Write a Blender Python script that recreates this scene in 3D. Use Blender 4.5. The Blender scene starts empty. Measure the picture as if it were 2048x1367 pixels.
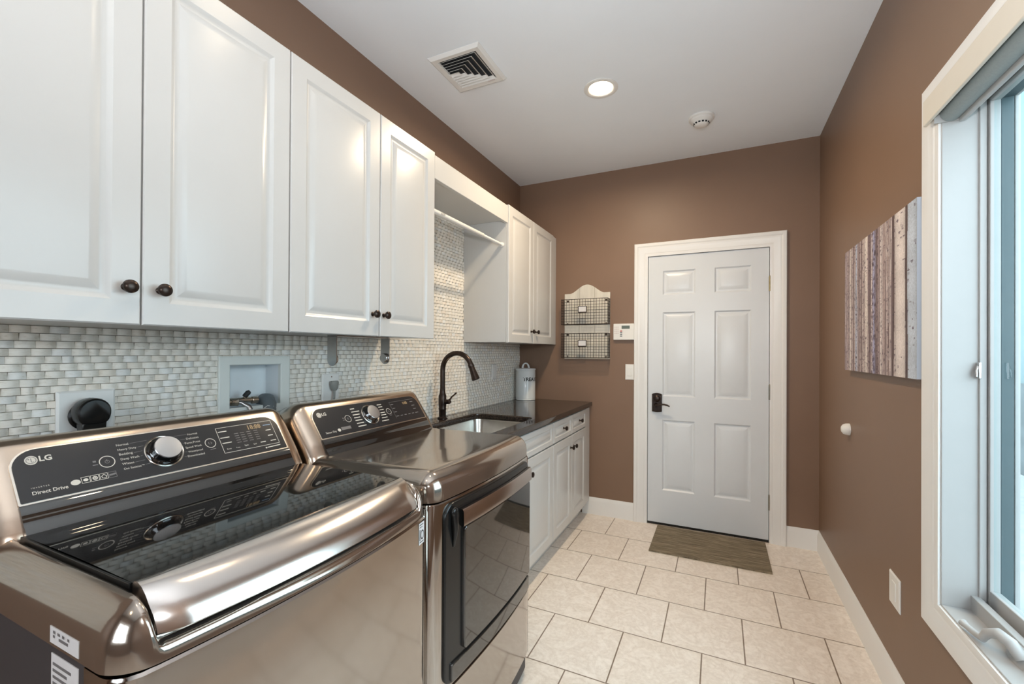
import bpy, bmesh, math, random
from mathutils import Vector, Matrix
random.seed(7)
S = bpy.context.scene
COL = S.collection

# ------------------------------------------------------------------ camera
F_PX, CX_PX, CY_PX = 881.05, 1024.0, 698.18
cam_d = bpy.data.cameras.new('camera')
cam = bpy.data.objects.new('camera', cam_d)
COL.objects.link(cam)
yaw, pitch, roll = math.radians(25.1756), math.radians(0.2535), math.radians(0.3249)
fw = Vector((-math.sin(yaw) * math.cos(pitch), math.cos(yaw) * math.cos(pitch), math.sin(pitch)))
r0 = Vector((math.cos(yaw), math.sin(yaw), 0.0))
u0 = r0.cross(fw)
rt = r0 * math.cos(roll) + u0 * math.sin(roll)
up = u0 * math.cos(roll) - r0 * math.sin(roll)
M = Matrix((rt, up, -fw)).transposed().to_4x4()
M.translation = Vector((1.5809, -3.5122, 1.3090))
cam.matrix_world = M
cam_d.sensor_fit = 'HORIZONTAL'
cam_d.sensor_width = 36.0
cam_d.lens = F_PX * 36.0 / 2048.0
cam_d.shift_x = 0.0
cam_d.shift_y = (CY_PX - 683.5) / 2048.0
cam_d.clip_start = 0.02
S.camera = cam

# ------------------------------------------------------------------ light and exposure
S.view_settings.view_transform = 'Standard'
S.view_settings.look = 'None'
S.view_settings.gamma = 1.0
S.view_settings.use_curve_mapping = False
S.view_settings.exposure = 0.0
S.cycles.use_denoising = True
S.cycles.max_bounces = 10
S.cycles.diffuse_bounces = 6
S.cycles.glossy_bounces = 5
S.cycles.transparent_max_bounces = 8
S.cycles.sample_clamp_indirect = 6.0
S.cycles.caustics_reflective = False
S.cycles.caustics_refractive = False

SKY = 6.2            # daylight outside the windows
LAMP_W = 21.0        # the ceiling lamp in view
LAMP_B = 1.2        # the unseen ceiling lamps further back, the last two added to the row
world = bpy.data.worlds.new('sky')
S.world = world
world.use_nodes = True
bg = world.node_tree.nodes['Background']
bg.inputs['Color'].default_value = (0.80, 0.91, 1.0, 1)
bg.inputs['Strength'].default_value = SKY

W, H, YF = 2.184, 2.753, -5.3      # room: x 0..W, back wall y=0, front wall y=YF
WIN = (-3.05, -1.78, 0.562, 2.050)  # window opening y0,y1,z0,z1 on the right wall
LAMPS = [(0.99, -1.13), (0.99, -2.38), (0.99, -3.63), (0.99, -4.7)]


def area(name, loc, rot, sx, sy, power, color, portal=False):
    l = bpy.data.lights.new(name, 'AREA')
    l.shape = 'RECTANGLE'
    l.size, l.size_y = sx, sy
    l.energy = power
    l.color = color
    o = bpy.data.objects.new(name, l)
    o.location = loc
    o.rotation_euler = rot
    COL.objects.link(o)
    if portal:
        l.cycles.is_portal = True
    return o


area('window_portal', (W + 0.20, (WIN[0] + WIN[1]) / 2, (WIN[2] + WIN[3]) / 2), (0, math.radians(90), 0),
     WIN[3] - WIN[2], WIN[1] - WIN[0], 1, (1, 1, 1), True)
# sunlit ground outside: the sun stands over the house, so no beam enters the windows
sun = bpy.data.lights.new('sun', 'SUN'); sun.energy = 4.0; sun.angle = math.radians(0.6); sun.color = (1.0, 0.97, 0.92)
sun_o = bpy.data.objects.new('sun', sun); COL.objects.link(sun_o)
sun_o.rotation_euler = Vector((0.30, -0.30, -0.9)).to_track_quat('-Z', 'Y').to_euler()
# the photographer's flash just above the camera (it throws the short cool shadows under the wall cabinets)
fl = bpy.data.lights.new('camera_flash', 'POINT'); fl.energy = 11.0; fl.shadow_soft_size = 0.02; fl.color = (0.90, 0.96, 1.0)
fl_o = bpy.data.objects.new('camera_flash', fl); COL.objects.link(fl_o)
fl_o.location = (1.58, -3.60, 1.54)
# upward spot added beside the flash to brighten the ceiling
bf = bpy.data.lights.new('ceiling_fill_spot', 'SPOT'); bf.energy = 84.0; bf.shadow_soft_size = 0.05; bf.color = (0.96, 0.98, 1.0)
bf.spot_size = math.radians(160); bf.spot_blend = 1.0
bf_o = bpy.data.objects.new('ceiling_fill_spot', bf); COL.objects.link(bf_o)
bf_o.location = (1.58, -3.62, 1.56); bf_o.rotation_euler = Vector((-0.05, 0.55, 0.83)).to_track_quat('-Z', 'Y').to_euler()
FILL_WIN = (0.45, 1.75, 0.75, 2.10)     # unseen window added behind the camera for fill light
area('window_portal', ((FILL_WIN[0] + FILL_WIN[1]) / 2, YF - 0.20, (FILL_WIN[2] + FILL_WIN[3]) / 2), (math.radians(90), 0, math.radians(180)),
     FILL_WIN[1] - FILL_WIN[0], FILL_WIN[3] - FILL_WIN[2], 1, (1, 1, 1), True)

# ------------------------------------------------------------------ materials
MATS = {}


def mat(name, rgb, rough=0.5, metal=0.0, ior=1.45, coat=0.0, coat_rough=0.05, noise=0.0, nscale=20.0,
        bump=0.0, bscale=200.0, emit=None, estr=0.0, stretch=None):
    if name in MATS:
        return MATS[name]
    m = bpy.data.materials.new(name)
    m.use_nodes = True
    nt = m.node_tree
    b = nt.nodes['Principled BSDF']
    b.inputs['Base Color'].default_value = (*rgb, 1)
    b.inputs['Roughness'].default_value = rough
    b.inputs['Metallic'].default_value = metal
    b.inputs['IOR'].default_value = ior
    b.inputs['Coat Weight'].default_value = coat
    b.inputs['Coat Roughness'].default_value = coat_rough
    if emit:
        b.inputs['Emission Color'].default_value = (*emit, 1)
        b.inputs['Emission Strength'].default_value = estr
    if noise or bump:
        tc = nt.nodes.new('ShaderNodeTexCoord')
        vec = tc.outputs['Object']
        if stretch:
            mp = nt.nodes.new('ShaderNodeMapping')
            mp.inputs['Scale'].default_value = stretch
            nt.links.new(vec, mp.inputs['Vector'])
            vec = mp.outputs['Vector']
    if noise:
        n = nt.nodes.new('ShaderNodeTexNoise')
        n.inputs['Scale'].default_value = nscale
        n.inputs['Detail'].default_value = 4
        nt.links.new(vec, n.inputs['Vector'])
        r = nt.nodes.new('ShaderNodeValToRGB')
        r.color_ramp.elements[0].position = 0.3
        r.color_ramp.elements[1].position = 0.7
        r.color_ramp.elements[0].color = (*[c * (1 - noise) for c in rgb], 1)
        r.color_ramp.elements[1].color = (*[min(1, c * (1 + noise)) for c in rgb], 1)
        nt.links.new(n.outputs['Fac'], r.inputs['Fac'])
        nt.links.new(r.outputs['Color'], b.inputs['Base Color'])
    if bump:
        n2 = nt.nodes.new('ShaderNodeTexNoise')
        n2.inputs['Scale'].default_value = bscale
        n2.inputs['Detail'].default_value = 3
        nt.links.new(vec, n2.inputs['Vector'])
        bp = nt.nodes.new('ShaderNodeBump')
        bp.inputs['Strength'].default_value = bump
        bp.inputs['Distance'].default_value = 0.001
        nt.links.new(n2.outputs['Fac'], bp.inputs['Height'])
        nt.links.new(bp.outputs['Normal'], b.inputs['Normal'])
    MATS[name] = m
    return m


def srgb(r, g, b):
    f = lambda c: (c / 255 / 12.92) if c / 255 <= 0.04045 else ((c / 255 + 0.055) / 1.055) ** 2.4
    return (f(r), f(g), f(b))


wall_m = mat('brown_wall_paint', (0.228, 0.141, 0.094), 0.45, noise=0.03, nscale=3, bump=0.12, bscale=350)
ceil_m = mat('ceiling_paint', (0.88, 0.925, 0.97), 0.75, noise=0.015, nscale=2)
trim_m = mat('white_trim_paint', (0.82, 0.815, 0.80), 0.32, noise=0.01, nscale=4)
cab_m = mat('cabinet_white', (0.60, 0.595, 0.58), 0.28, noise=0.012, nscale=5)
door_m = mat('door_white', (0.69, 0.72, 0.75), 0.30, noise=0.012, nscale=6, bump=0.05, bscale=120)
plas_m = mat('white_plastic', (0.80, 0.79, 0.76), 0.35, noise=0.01)
bronze_m = mat('dark_bronze', (0.045, 0.032, 0.026), 0.28, metal=0.75, noise=0.2, nscale=60)
iron_m = mat('dark_wire', (0.05, 0.035, 0.027), 0.45, metal=0.6, noise=0.2, nscale=60)
steel_m = mat('graphite_steel', (0.45, 0.415, 0.385), 0.11, metal=1.0, noise=0.015, nscale=4)
deck_m = mat('graphite_top', (0.41, 0.35, 0.30), 0.13, metal=0.92, coat=0.5, noise=0.02, nscale=4)
bezel_m = mat('champagne_bezel', (0.55, 0.45, 0.365), 0.22, metal=1.0, noise=0.02, nscale=5)
chrome_m = mat('brushed_lid_handle', (0.62, 0.58, 0.55), 0.19, metal=1.0, noise=0.02, nscale=4, bump=0.05, bscale=90, stretch=(1, .05, 1))
sidepaint_m = mat('dark_side_paint', (0.045, 0.040, 0.042), 0.5, noise=0.05, nscale=8)
blackglass_m = mat('black_glass', (0.006, 0.006, 0.006), 0.035, ior=2.1, noise=0.1)
panel_m = mat('control_panel_black', (0.022, 0.021, 0.022), 0.14, ior=1.5, noise=0.04)
black_m = mat('black_plastic', (0.008, 0.008, 0.008), 0.22, noise=0.1, nscale=30)
doorglass_m = mat('smoked_door_glass', (0.020, 0.017, 0.015), 0.045, ior=2.0, noise=0.05)
bar_m = mat('door_bar_steel', (0.58, 0.52, 0.48), 0.18, metal=1.0, noise=0.015, nscale=5)
silver_m = mat('silver_trim', (0.70, 0.66, 0.60), 0.2, metal=1.0, noise=0.02)
print_m = mat('panel_print', (0.62, 0.58, 0.52), 0.5, noise=0.02)
dimprint_m = mat('dim_panel_print', (0.16, 0.15, 0.15), 0.5, noise=0.02)
amber_m = mat('display_digits', (0.30, 0.20, 0.10), 0.4, noise=0.1)
blueprint_m = mat('blue_panel_print', (0.25, 0.38, 0.55), 0.5, noise=0.02)
stick_m = mat('white_sticker', (0.70, 0.68, 0.68), 0.5, noise=0.02)
ink_m = mat('black_ink', (0.02, 0.02, 0.02), 0.6, noise=0.1)
inox_m = mat('sink_steel', (0.62, 0.60, 0.56), 0.27, metal=1.0, noise=0.03, nscale=30)
brushed_m = mat('brushed_steel', (0.52, 0.51, 0.50), 0.25, metal=1.0, noise=0.05, nscale=40)
brass_m = mat('valve_metal', (0.50, 0.44, 0.36), 0.3, metal=1.0, noise=0.15, nscale=60)
hinge_m = mat('hinge_brass', (0.42, 0.34, 0.18), 0.35, metal=1.0, noise=0.1, nscale=60)
hinge2_m = mat('hinge_nickel', (0.34, 0.31, 0.26), 0.35, metal=1.0, noise=0.1, nscale=60)
greyrub_m = mat('grey_rubber', (0.13, 0.15, 0.16), 0.5, noise=0.08, nscale=40)
enamel_m = mat('white_enamel', (0.74, 0.76, 0.75), 0.15, noise=0.01)
boxp_m = mat('washer_box_plastic', (0.74, 0.76, 0.72), 0.45, noise=0.015)
boxin_m = mat('washer_box_inside', (0.76, 0.80, 0.82), 0.45, noise=0.015)
winw_m = mat('window_white', (0.43, 0.42, 0.41), 0.35, noise=0.01)
wingr_m = mat('window_outer_grey', (0.06, 0.095, 0.105), 0.5, noise=0.02)
fascia_m = mat('blind_fascia', (0.72, 0.68, 0.60), 0.5, noise=0.01)
fabric_m = mat('blind_fabric', (0.30, 0.34, 0.34), 0.85, noise=0.05, nscale=200, bump=0.2, bscale=900)
wood_m = mat('whitewashed_wood', (0.66, 0.62, 0.54), 0.6, noise=0.10, nscale=9, stretch=(4, 4, 0.6))
lcd_m = mat('grey_lcd', (0.12, 0.15, 0.13), 0.25, noise=0.05)
lens_m = mat('lamp_lens', (0.9, 0.85, 0.75), 0.4, emit=(1.0, 0.80, 0.55), estr=14.0, noise=0.01)
dark_m = mat('duct_dark', (0.02, 0.022, 0.025), 0.8, noise=0.1)
stone_m = mat('outside_stone', (0.09, 0.105, 0.11), 0.9, noise=0.25, nscale=3, bump=0.5, bscale=20)
pave_m = mat('outside_paving', (0.22, 0.24, 0.245), 0.9, noise=0.1, nscale=6)
red_m = mat('red_key', (0.45, 0.05, 0.04), 0.5, noise=0.02)


def nodes_of(name):
    m = bpy.data.materials.new(name)
    m.use_nodes = True
    MATS[name] = m
    nt = m.node_tree
    return m, nt, nt.nodes['Principled BSDF'], nt.nodes.new('ShaderNodeTexCoord')


def add_ramp(nt, fac, stops, interp='LINEAR'):
    r = nt.nodes.new('ShaderNodeValToRGB')
    cr = r.color_ramp
    cr.interpolation = interp
    cr.elements[0].position, cr.elements[0].color = stops[0][0], (*stops[0][1], 1)
    cr.elements[1].position, cr.elements[1].color = stops[-1][0], (*stops[-1][1], 1)
    for p, c in stops[1:-1]:
        e = cr.elements.new(p)
        e.color = (*c, 1)
    nt.links.new(fac, r.inputs['Fac'])
    return r.outputs['Color']


def add_noise(nt, vec, scale, detail=4, rough=0.55, mapscale=None, dist=0.0):
    if mapscale:
        mp = nt.nodes.new('ShaderNodeMapping')
        mp.inputs['Scale'].default_value = mapscale
        nt.links.new(vec, mp.inputs['Vector'])
        vec = mp.outputs['Vector']
    n = nt.nodes.new('ShaderNodeTexNoise')
    n.inputs['Scale'].default_value = scale
    n.inputs['Detail'].default_value = detail
    n.inputs['Roughness'].default_value = rough
    n.inputs['Distortion'].default_value = dist
    nt.links.new(vec, n.inputs['Vector'])
    return n.outputs['Fac']


def mix(nt, a, b, fac, mode='MIX'):
    m = nt.nodes.new('ShaderNodeMix')
    m.data_type = 'RGBA'
    m.blend_type = mode
    for sock, v in ((m.inputs['Factor'], fac), (m.inputs['A'], a), (m.inputs['B'], b)):
        if hasattr(v, 'links'):
            nt.links.new(v, sock)
        elif isinstance(v, (int, float)):
            sock.default_value = v
        else:
            sock.default_value = (*v, 1)
    return m.outputs['Result']


def bump_to(nt, b, height, strength, dist):
    bp = nt.nodes.new('ShaderNodeBump')
    bp.inputs['Strength'].default_value = strength
    bp.inputs['Distance'].default_value = dist
    nt.links.new(height, bp.inputs['Height'])
    nt.links.new(bp.outputs['Normal'], b.inputs['Normal'])


# floor tile, staggered 34 x 35 cm
floor_m, nt, b, tc = nodes_of('beige_floor_tile')
mp = nt.nodes.new('ShaderNodeMapping')
mp.inputs['Location'].default_value = (-1.18 + 0.337 * 20, 0.005 + 0.353 * 20, 0)
nt.links.new(tc.outputs['Object'], mp.inputs['Vector'])
br = nt.nodes.new('ShaderNodeTexBrick')
br.offset, br.offset_frequency, br.squash = 0.5, 2, 1.0
br.inputs['Scale'].default_value = 1.0
br.inputs['Brick Width'].default_value = 0.337
br.inputs['Row Height'].default_value = 0.353
br.inputs['Mortar Size'].default_value = 0.0030
br.inputs['Mortar Smooth'].default_value = 0.15
br.inputs['Bias'].default_value = 0.0
br.inputs['Color1'].default_value = (0.88, 0.80, 0.715, 1)
br.inputs['Color2'].default_value = (0.92, 0.855, 0.785, 1)
br.inputs['Mortar'].default_value = (0.27, 0.205, 0.155, 1)
nt.links.new(mp.outputs['Vector'], br.inputs['Vector'])
v1 = add_noise(nt, tc.outputs['Object'], 9, 8, 0.65, dist=1.2)
vein = add_ramp(nt, v1, [(0.40, (1, 1, 1)), (0.475, (0.80, 0.76, 0.72)), (0.50, (0.72, 0.67, 0.62)), (0.525, (0.85, 0.82, 0.79)), (0.60, (1.0, 1.0, 1.0))])
v2 = add_noise(nt, tc.outputs['Object'], 60, 5)
spk = add_ramp(nt, v2, [(0.30, (0.86, 0.84, 0.82)), (0.55, (1, 1, 1)), (0.75, (1.04, 1.04, 1.04))])
cmul = mix(nt, br.outputs['Color'], vein, 0.40, 'MULTIPLY')
cmul = mix(nt, cmul, spk, 0.7, 'MULTIPLY')
nt.links.new(cmul, b.inputs['Base Color'])
b.inputs['Roughness'].default_value = 0.33
inv = nt.nodes.new('ShaderNodeMath')
inv.operation = 'SUBTRACT'
inv.inputs[0].default_value = 1.0
nt.links.new(br.outputs['Fac'], inv.inputs[1])
bump_to(nt, b, inv.outputs[0], 0.6, 0.002)

# backsplash stone (colour attribute per brick)
stone_tile_m, nt, b, tc = nodes_of('travertine_mosaic')
at = nt.nodes.new('ShaderNodeVertexColor')
at.layer_name = 'Col'
n1 = add_noise(nt, tc.outputs['Object'], 55, 6, 0.7, (1, 1, 3))
sp = add_ramp(nt, n1, [(0.25, (0.62, 0.57, 0.50)), (0.42, (0.93, 0.91, 0.88)), (0.6, (1, 1, 1))])
nt.links.new(mix(nt, at.outputs['Color'], sp, 0.8, 'MULTIPLY'), b.inputs['Base Color'])
b.inputs['Roughness'].default_value = 0.55
bump_to(nt, b, n1, 0.15, 0.002)

# granite
granite_m, nt, b, tc = nodes_of('dark_brown_granite')
n1 = add_noise(nt, tc.outputs['Object'], 140, 5, 0.6)
c1 = add_ramp(nt, n1, [(0.34, (0.010, 0.008, 0.007)), (0.50, (0.030, 0.021, 0.017)), (0.60, (0.075, 0.050, 0.038)), (0.72, (0.16, 0.12, 0.095))])
vo = nt.nodes.new('ShaderNodeTexVoronoi')
vo.inputs['Scale'].default_value = 90
nt.links.new(tc.outputs['Object'], vo.inputs['Vector'])
c2 = add_ramp(nt, vo.outputs['Distance'], [(0.0, (0.11, 0.085, 0.07)), (0.22, (0.03, 0.022, 0.018)), (1.0, (0.015, 0.012, 0.010))])
nt.links.new(mix(nt, c1, c2, 0.4), b.inputs['Base Color'])
b.inputs['Roughness'].default_value = 0.05
b.inputs['IOR'].default_value = 1.5

# door mat
mat_m, nt, b, tc = nodes_of('striped_mat')
n1 = add_noise(nt, tc.outputs['Object'], 1, 6, 0.75, (5, 95, 1))
c1 = add_ramp(nt, n1, [(0.30, (0.06, 0.046, 0.028)), (0.45, (0.16, 0.125, 0.08)), (0.55, (0.26, 0.21, 0.14)), (0.68, (0.40, 0.34, 0.25))])
nt.links.new(c1, b.inputs['Base Color'])
b.inputs['Roughness'].default_value = 0.95
n2 = add_noise(nt, tc.outputs['Object'], 500, 3)
bump_to(nt, b, n2, 0.6, 0.003)

# birch trunk print: colours come from the printed picture on the canvas mesh
birch_m, nt, b, tc = nodes_of('birch_trunk_print')
at = nt.nodes.new('ShaderNodeVertexColor'); at.layer_name = 'Col'
wv = add_noise(nt, tc.outputs['Object'], 700, 2)
nt.links.new(mix(nt, at.outputs['Color'], add_ramp(nt, wv, [(0.3, (0.93, 0.93, 0.93)), (0.7, (1, 1, 1))]), 0.6, 'MULTIPLY'), b.inputs['Base Color'])
b.inputs['Roughness'].default_value = 0.6

# window glass: clear with a fresnel sheen
glass_m, nt, b, tc = nodes_of('window_glass')
nt.nodes.remove(b)
out = nt.nodes['Material Output']
tr = nt.nodes.new('ShaderNodeBsdfTransparent'); tr.inputs['Color'].default_value = (0.90, 0.97, 0.98, 1)
gl = nt.nodes.new('ShaderNodeBsdfGlossy'); gl.inputs['Roughness'].default_value = 0.02
fr = nt.nodes.new('ShaderNodeFresnel'); fr.inputs['IOR'].default_value = 1.45
ms = nt.nodes.new('ShaderNodeMixShader')
geo = nt.nodes.new('ShaderNodeNewGeometry')          # no internal reflection inside the thin pane
frm = nt.nodes.new('ShaderNodeMath'); frm.operation = 'MULTIPLY_ADD'; frm.use_clamp = True
nt.links.new(geo.outputs['Backfacing'], frm.inputs[0]); frm.inputs[1].default_value = -1.0
nt.links.new(fr.outputs[0], frm.inputs[2])
nt.links.new(frm.outputs[0], ms.inputs[0]); nt.links.new(tr.outputs[0], ms.inputs[1]); nt.links.new(gl.outputs[0], ms.inputs[2])
nt.links.new(ms.outputs[0], out.inputs['Surface'])


# ------------------------------------------------------------------ mesh helpers
class MB:
    def __init__(self):
        self.v, self.f = [], []

    def add(self, vs, fs):
        o = len(self.v)
        self.v += [tuple(p) for p in vs]
        self.f += [tuple(i + o for i in q) for q in fs]
        return self

    def box(self, x0, x1, y0, y1, z0, z1):
        return self.add([(x0, y0, z0), (x1, y0, z0), (x1, y1, z0), (x0, y1, z0), (x0, y0, z1), (x1, y0, z1), (x1, y1, z1), (x0, y1, z1)],
                        [(0, 3, 2, 1), (4, 5, 6, 7), (0, 1, 5, 4), (1, 2, 6, 5), (2, 3, 7, 6), (3, 0, 4, 7)])

    def rings(self, rings, cap0=True, cap1=True, closed=True):
        n = len(rings[0])
        vs = [p for r in rings for p in r]
        fs = []
        for i in range(len(rings) - 1):
            for j in range(n if closed else n - 1):
                k = (j + 1) % n
                fs.append((i * n + j, i * n + k, (i + 1) * n + k, (i + 1) * n + j))
        if cap0:
            fs.append(tuple(reversed(range(n))))
        if cap1:
            fs.append(tuple(range((len(rings) - 1) * n, len(rings) * n)))
        return self.add(vs, fs)

    def lathe(self, prof, c, axis='z', n=32, cap0=True, cap1=True):
        """prof: (radius, height along axis)"""
        A = {'z': ((1, 0, 0), (0, 1, 0), (0, 0, 1)), 'x': ((0, 1, 0), (0, 0, 1), (1, 0, 0)), 'y': ((0, 0, 1), (1, 0, 0), (0, 1, 0)),
             '-y': ((1, 0, 0), (0, 0, 1), (0, -1, 0)), '-x': ((0, 0, 1), (0, 1, 0), (-1, 0, 0)), '-z': ((0, 1, 0), (1, 0, 0), (0, 0, -1))}
        a, bb, k = axis if isinstance(axis, tuple) else A[axis]
        a, bb, k, c = Vector(a), Vector(bb), Vector(k), Vector(c)
        return self.rings([[c + a * (r * math.cos(2 * math.pi * j / n)) + bb * (r * math.sin(2 * math.pi * j / n)) + k * h for j in range(n)]
                           for r, h in prof], cap0, cap1)

    def tube(self, pts, r, n=10, closed=False):
        pts = [Vector(p) for p in pts]
        rr = r if isinstance(r, (list, tuple)) else [r] * len(pts)
        rings, nrm = [], None
        for i, p in enumerate(pts):
            t = (pts[min(i + 1, len(pts) - 1)] - pts[max(i - 1, 0)]).normalized()
            if nrm is None:
                nrm = t.cross(Vector((0, 0, 1)) if abs(t.z) < 0.9 else Vector((1, 0, 0))).normalized()
            else:
                nrm = (nrm - t * nrm.dot(t)).normalized()
            bn = t.cross(nrm)
            rings.append([p + nrm * (rr[i] * math.cos(2 * math.pi * j / n)) + bn * (rr[i] * math.sin(2 * math.pi * j / n)) for j in range(n)])
        return self.rings(rings)

    def prism(self, poly, fn, d0, d1):
        """poly: 2D points, fn(a,b,d)->3D"""
        return self.rings([[fn(a, b2, d0) for a, b2 in poly], [fn(a, b2, d1) for a, b2 in poly]])


OFF = {}


def finish(me, smooth):
    if smooth is not None:
        for p in me.polygons:
            p.use_smooth = True
        me.set_sharp_from_angle(angle=math.radians(smooth))


def build(name, mb, m, parent=None, smooth=35, bevel=0.0, seg=2, fix=True, weld=0.0):
    if parent is not None:
        off = OFF[parent.name]
    elif fix:
        xs, ys, zs = zip(*mb.v)
        off = Vector(((min(xs) + max(xs)) / 2, (min(ys) + max(ys)) / 2, min(zs)))
    else:
        off = Vector((0, 0, 0))
    me = bpy.data.meshes.new(name)
    me.from_pydata([(p[0] - off.x, p[1] - off.y, p[2] - off.z) for p in mb.v], [], mb.f)
    bm = bmesh.new(); bm.from_mesh(me)
    if weld:
        bmesh.ops.remove_doubles(bm, verts=bm.verts, dist=weld)
    bmesh.ops.recalc_face_normals(bm, faces=bm.faces)
    bm.to_mesh(me); bm.free()
    me.materials.append(m)
    finish(me, smooth)
    o = bpy.data.objects.new(name, me)
    COL.objects.link(o)
    if parent is not None:
        o.parent = parent
    else:
        o.location = off
    OFF[o.name] = off
    if bevel:
        md = o.modifiers.new('bevel', 'BEVEL')
        md.width, md.segments, md.limit_method, md.angle_limit = bevel, seg, 'ANGLE', math.radians(40)
        md.harden_normals = False
    return o


def thing(name, label, cat, loc, group=None):
    o = bpy.data.objects.new(name, None)
    COL.objects.link(o)
    o.location = loc
    o.empty_display_size = 0.05
    OFF[o.name] = Vector(loc)
    return tag(o, label, cat, group)


def tag(o, label, cat, group=None):
    o['label'], o['category'] = label, cat
    if group:
        o['group'] = group
    return o


def struct(name, mb, m, **k):
    o = build(name, mb, m, **k)
    o['kind'] = 'structure'
    return o


def B(*a):
    return MB().box(*a)


def text_mb(items, origin, ud, vd, lift, wrap=None):
    """items: (string, u, v, width, align, bold) laid on the plane origin + u*ud + v*vd"""
    mb = MB()
    origin, ud, vd = Vector(origin), Vector(ud), Vector(vd)
    nd = ud.cross(vd).normalized()
    for s, u, v, width, align, bold in items:
        cu = bpy.data.curves.new('txt', 'FONT')
        cu.body = s
        cu.size = 1.0
        cu.resolution_u = 2
        if bold:
            cu.offset = bold
        ob = bpy.data.objects.new('txt', cu)
        COL.objects.link(ob)
        bpy.context.view_layer.update()
        me = bpy.data.meshes.new_from_object(ob.evaluated_get(bpy.context.evaluated_depsgraph_get()))
        xs = [p.co.x for p in me.vertices]
        lo, hi = min(xs), max(xs)
        k = width / (hi - lo)
        sh = {'l': -lo, 'r': -hi, 'c': -(lo + hi) / 2}[align]
        vs = []
        for p in me.vertices:
            a, c = u + (p.co.x + sh) * k, v + p.co.y * k
            vs.append(wrap(a, c) if wrap else origin + ud * a + vd * c + nd * lift)
        mb.add(vs, [tuple(q.vertices) for q in me.polygons])
        bpy.data.objects.remove(ob)
        bpy.data.curves.remove(cu)
        bpy.data.meshes.remove(me)
    return mb


# ================================================================== SETTING
T = 0.16     # wall thickness
HOLE = (-2.535, -2.312, 1.092, 1.262)     # washer box recess in the left wall


def wall_with_hole_x(x0, x1, ya, yb, h):
    y0, y1, z0, z1 = h
    return MB().box(x0, x1, ya, y0, 0, H).box(x0, x1, y1, yb, 0, H).box(x0, x1, y0, y1, 0, z0).box(x0, x1, y0, y1, z1, H)


struct('floor', B(-0.2, W + 0.2, YF - 0.2, 0.2, -0.12, 0.0), floor_m, smooth=None, fix=False)
struct('ceiling', B(-0.2, W + 0.2, YF - 0.2, 0.2, H, H + 0.12), ceil_m, smooth=None)
struct('wall_left', wall_with_hole_x(-T, 0, YF, 0, HOLE), wall_m, smooth=None)
struct('wall_right', wall_with_hole_x(W, W + T, YF, 0, WIN), wall_m, smooth=None)
DX0, DX1, DZ1 = 1.084, 1.897, 2.042
bw = MB().box(-T, DX0 - 0.02, 0, T, 0, H).box(DX1 + 0.02, W + T, 0, T, 0, H).box(DX0 - 0.02, DX1 + 0.02, 0, T, DZ1 + 0.02, H)
bw.box(DX0 - 0.03, DX1 + 0.03, T, T + 0.03, 0, DZ1 + 0.03)  # unseen panel added behind the door, keeps sky out of its gaps
struct('wall_back', bw, wall_m, smooth=None)
a0, a1, c0, c1 = FILL_WIN
struct('roof', B(-0.5, W + T + 0.3, YF - 0.5, 0.6, H + 0.14, H + 0.24), mat('roof_dark', (0.1, 0.1, 0.1), 0.9, noise=0.1), smooth=None)
struct('wall_front', MB().box(-T, a0, YF - T, YF, 0, H).box(a1, W + T, YF - T, YF, 0, H).box(a0, a1, YF - T, YF, 0, c0).box(a0, a1, YF - T, YF, c1, H), wall_m, smooth=None)


def base_prof():
    return [(0, 0), (0.013, 0), (0.013, 0.098), (0.0115, 0.104), (0.0115, 0.110), (0.008, 0.118), (0.0065, 0.126), (0.003, 0.135), (0, 0.135)]


mb = MB()
for xa, xb in ((0.575, 0.985), (1.997, W)):
    mb.prism(base_prof(), lambda a, c, d: (d, -a, c), xa, xb)
struct('baseboard_back', mb, trim_m, smooth=25)
struct('baseboard_right', MB().prism(base_prof(), lambda a, c, d: (W - a, d, c), YF, 0), trim_m, smooth=25)

# door casing: colonial profile swept round the opening
CP = [(0.0, 0.0), (0.0, 0.010), (0.012, 0.013), (0.020, 0.013), (0.026, 0.016), (0.055, 0.017), (0.062, 0.020), (0.070, 0.020), (0.078, 0.024), (0.096, 0.024), (0.100, 0.020), (0.100, 0.0)]


def sweep_frame(mb, prof, path, out):
    """mitred sweep. path: list of (a,b) plan corner points, prof (w,d): w outwards, d off the wall"""
    rings = []
    for (a, c), (oa, oc) in zip(path, out):
        rings.append([(a + oa * w, c + oc * w, d) for w, d in prof])
    return rings


rings = sweep_frame(None, CP, [(DX0, 0.0), (DX0, DZ1), (DX1, DZ1), (DX1, 0.0)], [(-1, 0), (-1, 1), (1, 1), (1, 0)])
struct('trim_1', MB().rings([[(a, -d, c) for a, c, d in r] for r in rings]), trim_m, smooth=25)
# jamb
struct('trim_2', MB().box(DX0 - 0.02, DX0 - 0.001, 0, T, 0, DZ1).box(DX1 + 0.001, DX1 + 0.02, 0, T, 0, DZ1).box(DX0 - 0.02, DX1 + 0.02, 0, T, DZ1, DZ1 + 0.02), trim_m, smooth=None)

# ---- six panel door
door = bpy.data.objects.new('door_1', None); COL.objects.link(door)
door.location = (DX0, 0.0, 0.0); OFF[door.name] = Vector(door.location); door['kind'] = 'structure'
PANELS = [(1.192, 1.421, 1.743, 1.925), (1.550, 1.785, 1.743, 1.925), (1.192, 1.421, 0.975, 1.611), (1.550, 1.785, 0.975, 1.611),
          (1.192, 1.421, 0.264, 0.797), (1.550, 1.785, 0.264, 0.797)]


def raised_field(mb, a0, a1, c0, c1, rings, fn):
    """nested mitred rings (inset, depth), last one capped"""
    R = []
    for i, d in rings:
        R.append([fn(a0 + i, c0 + i, d), fn(a1 - i, c0 + i, d), fn(a1 - i, c1 - i, d), fn(a0 + i, c1 - i, d)])
    mb.rings(R, cap0=False, cap1=True)


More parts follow.
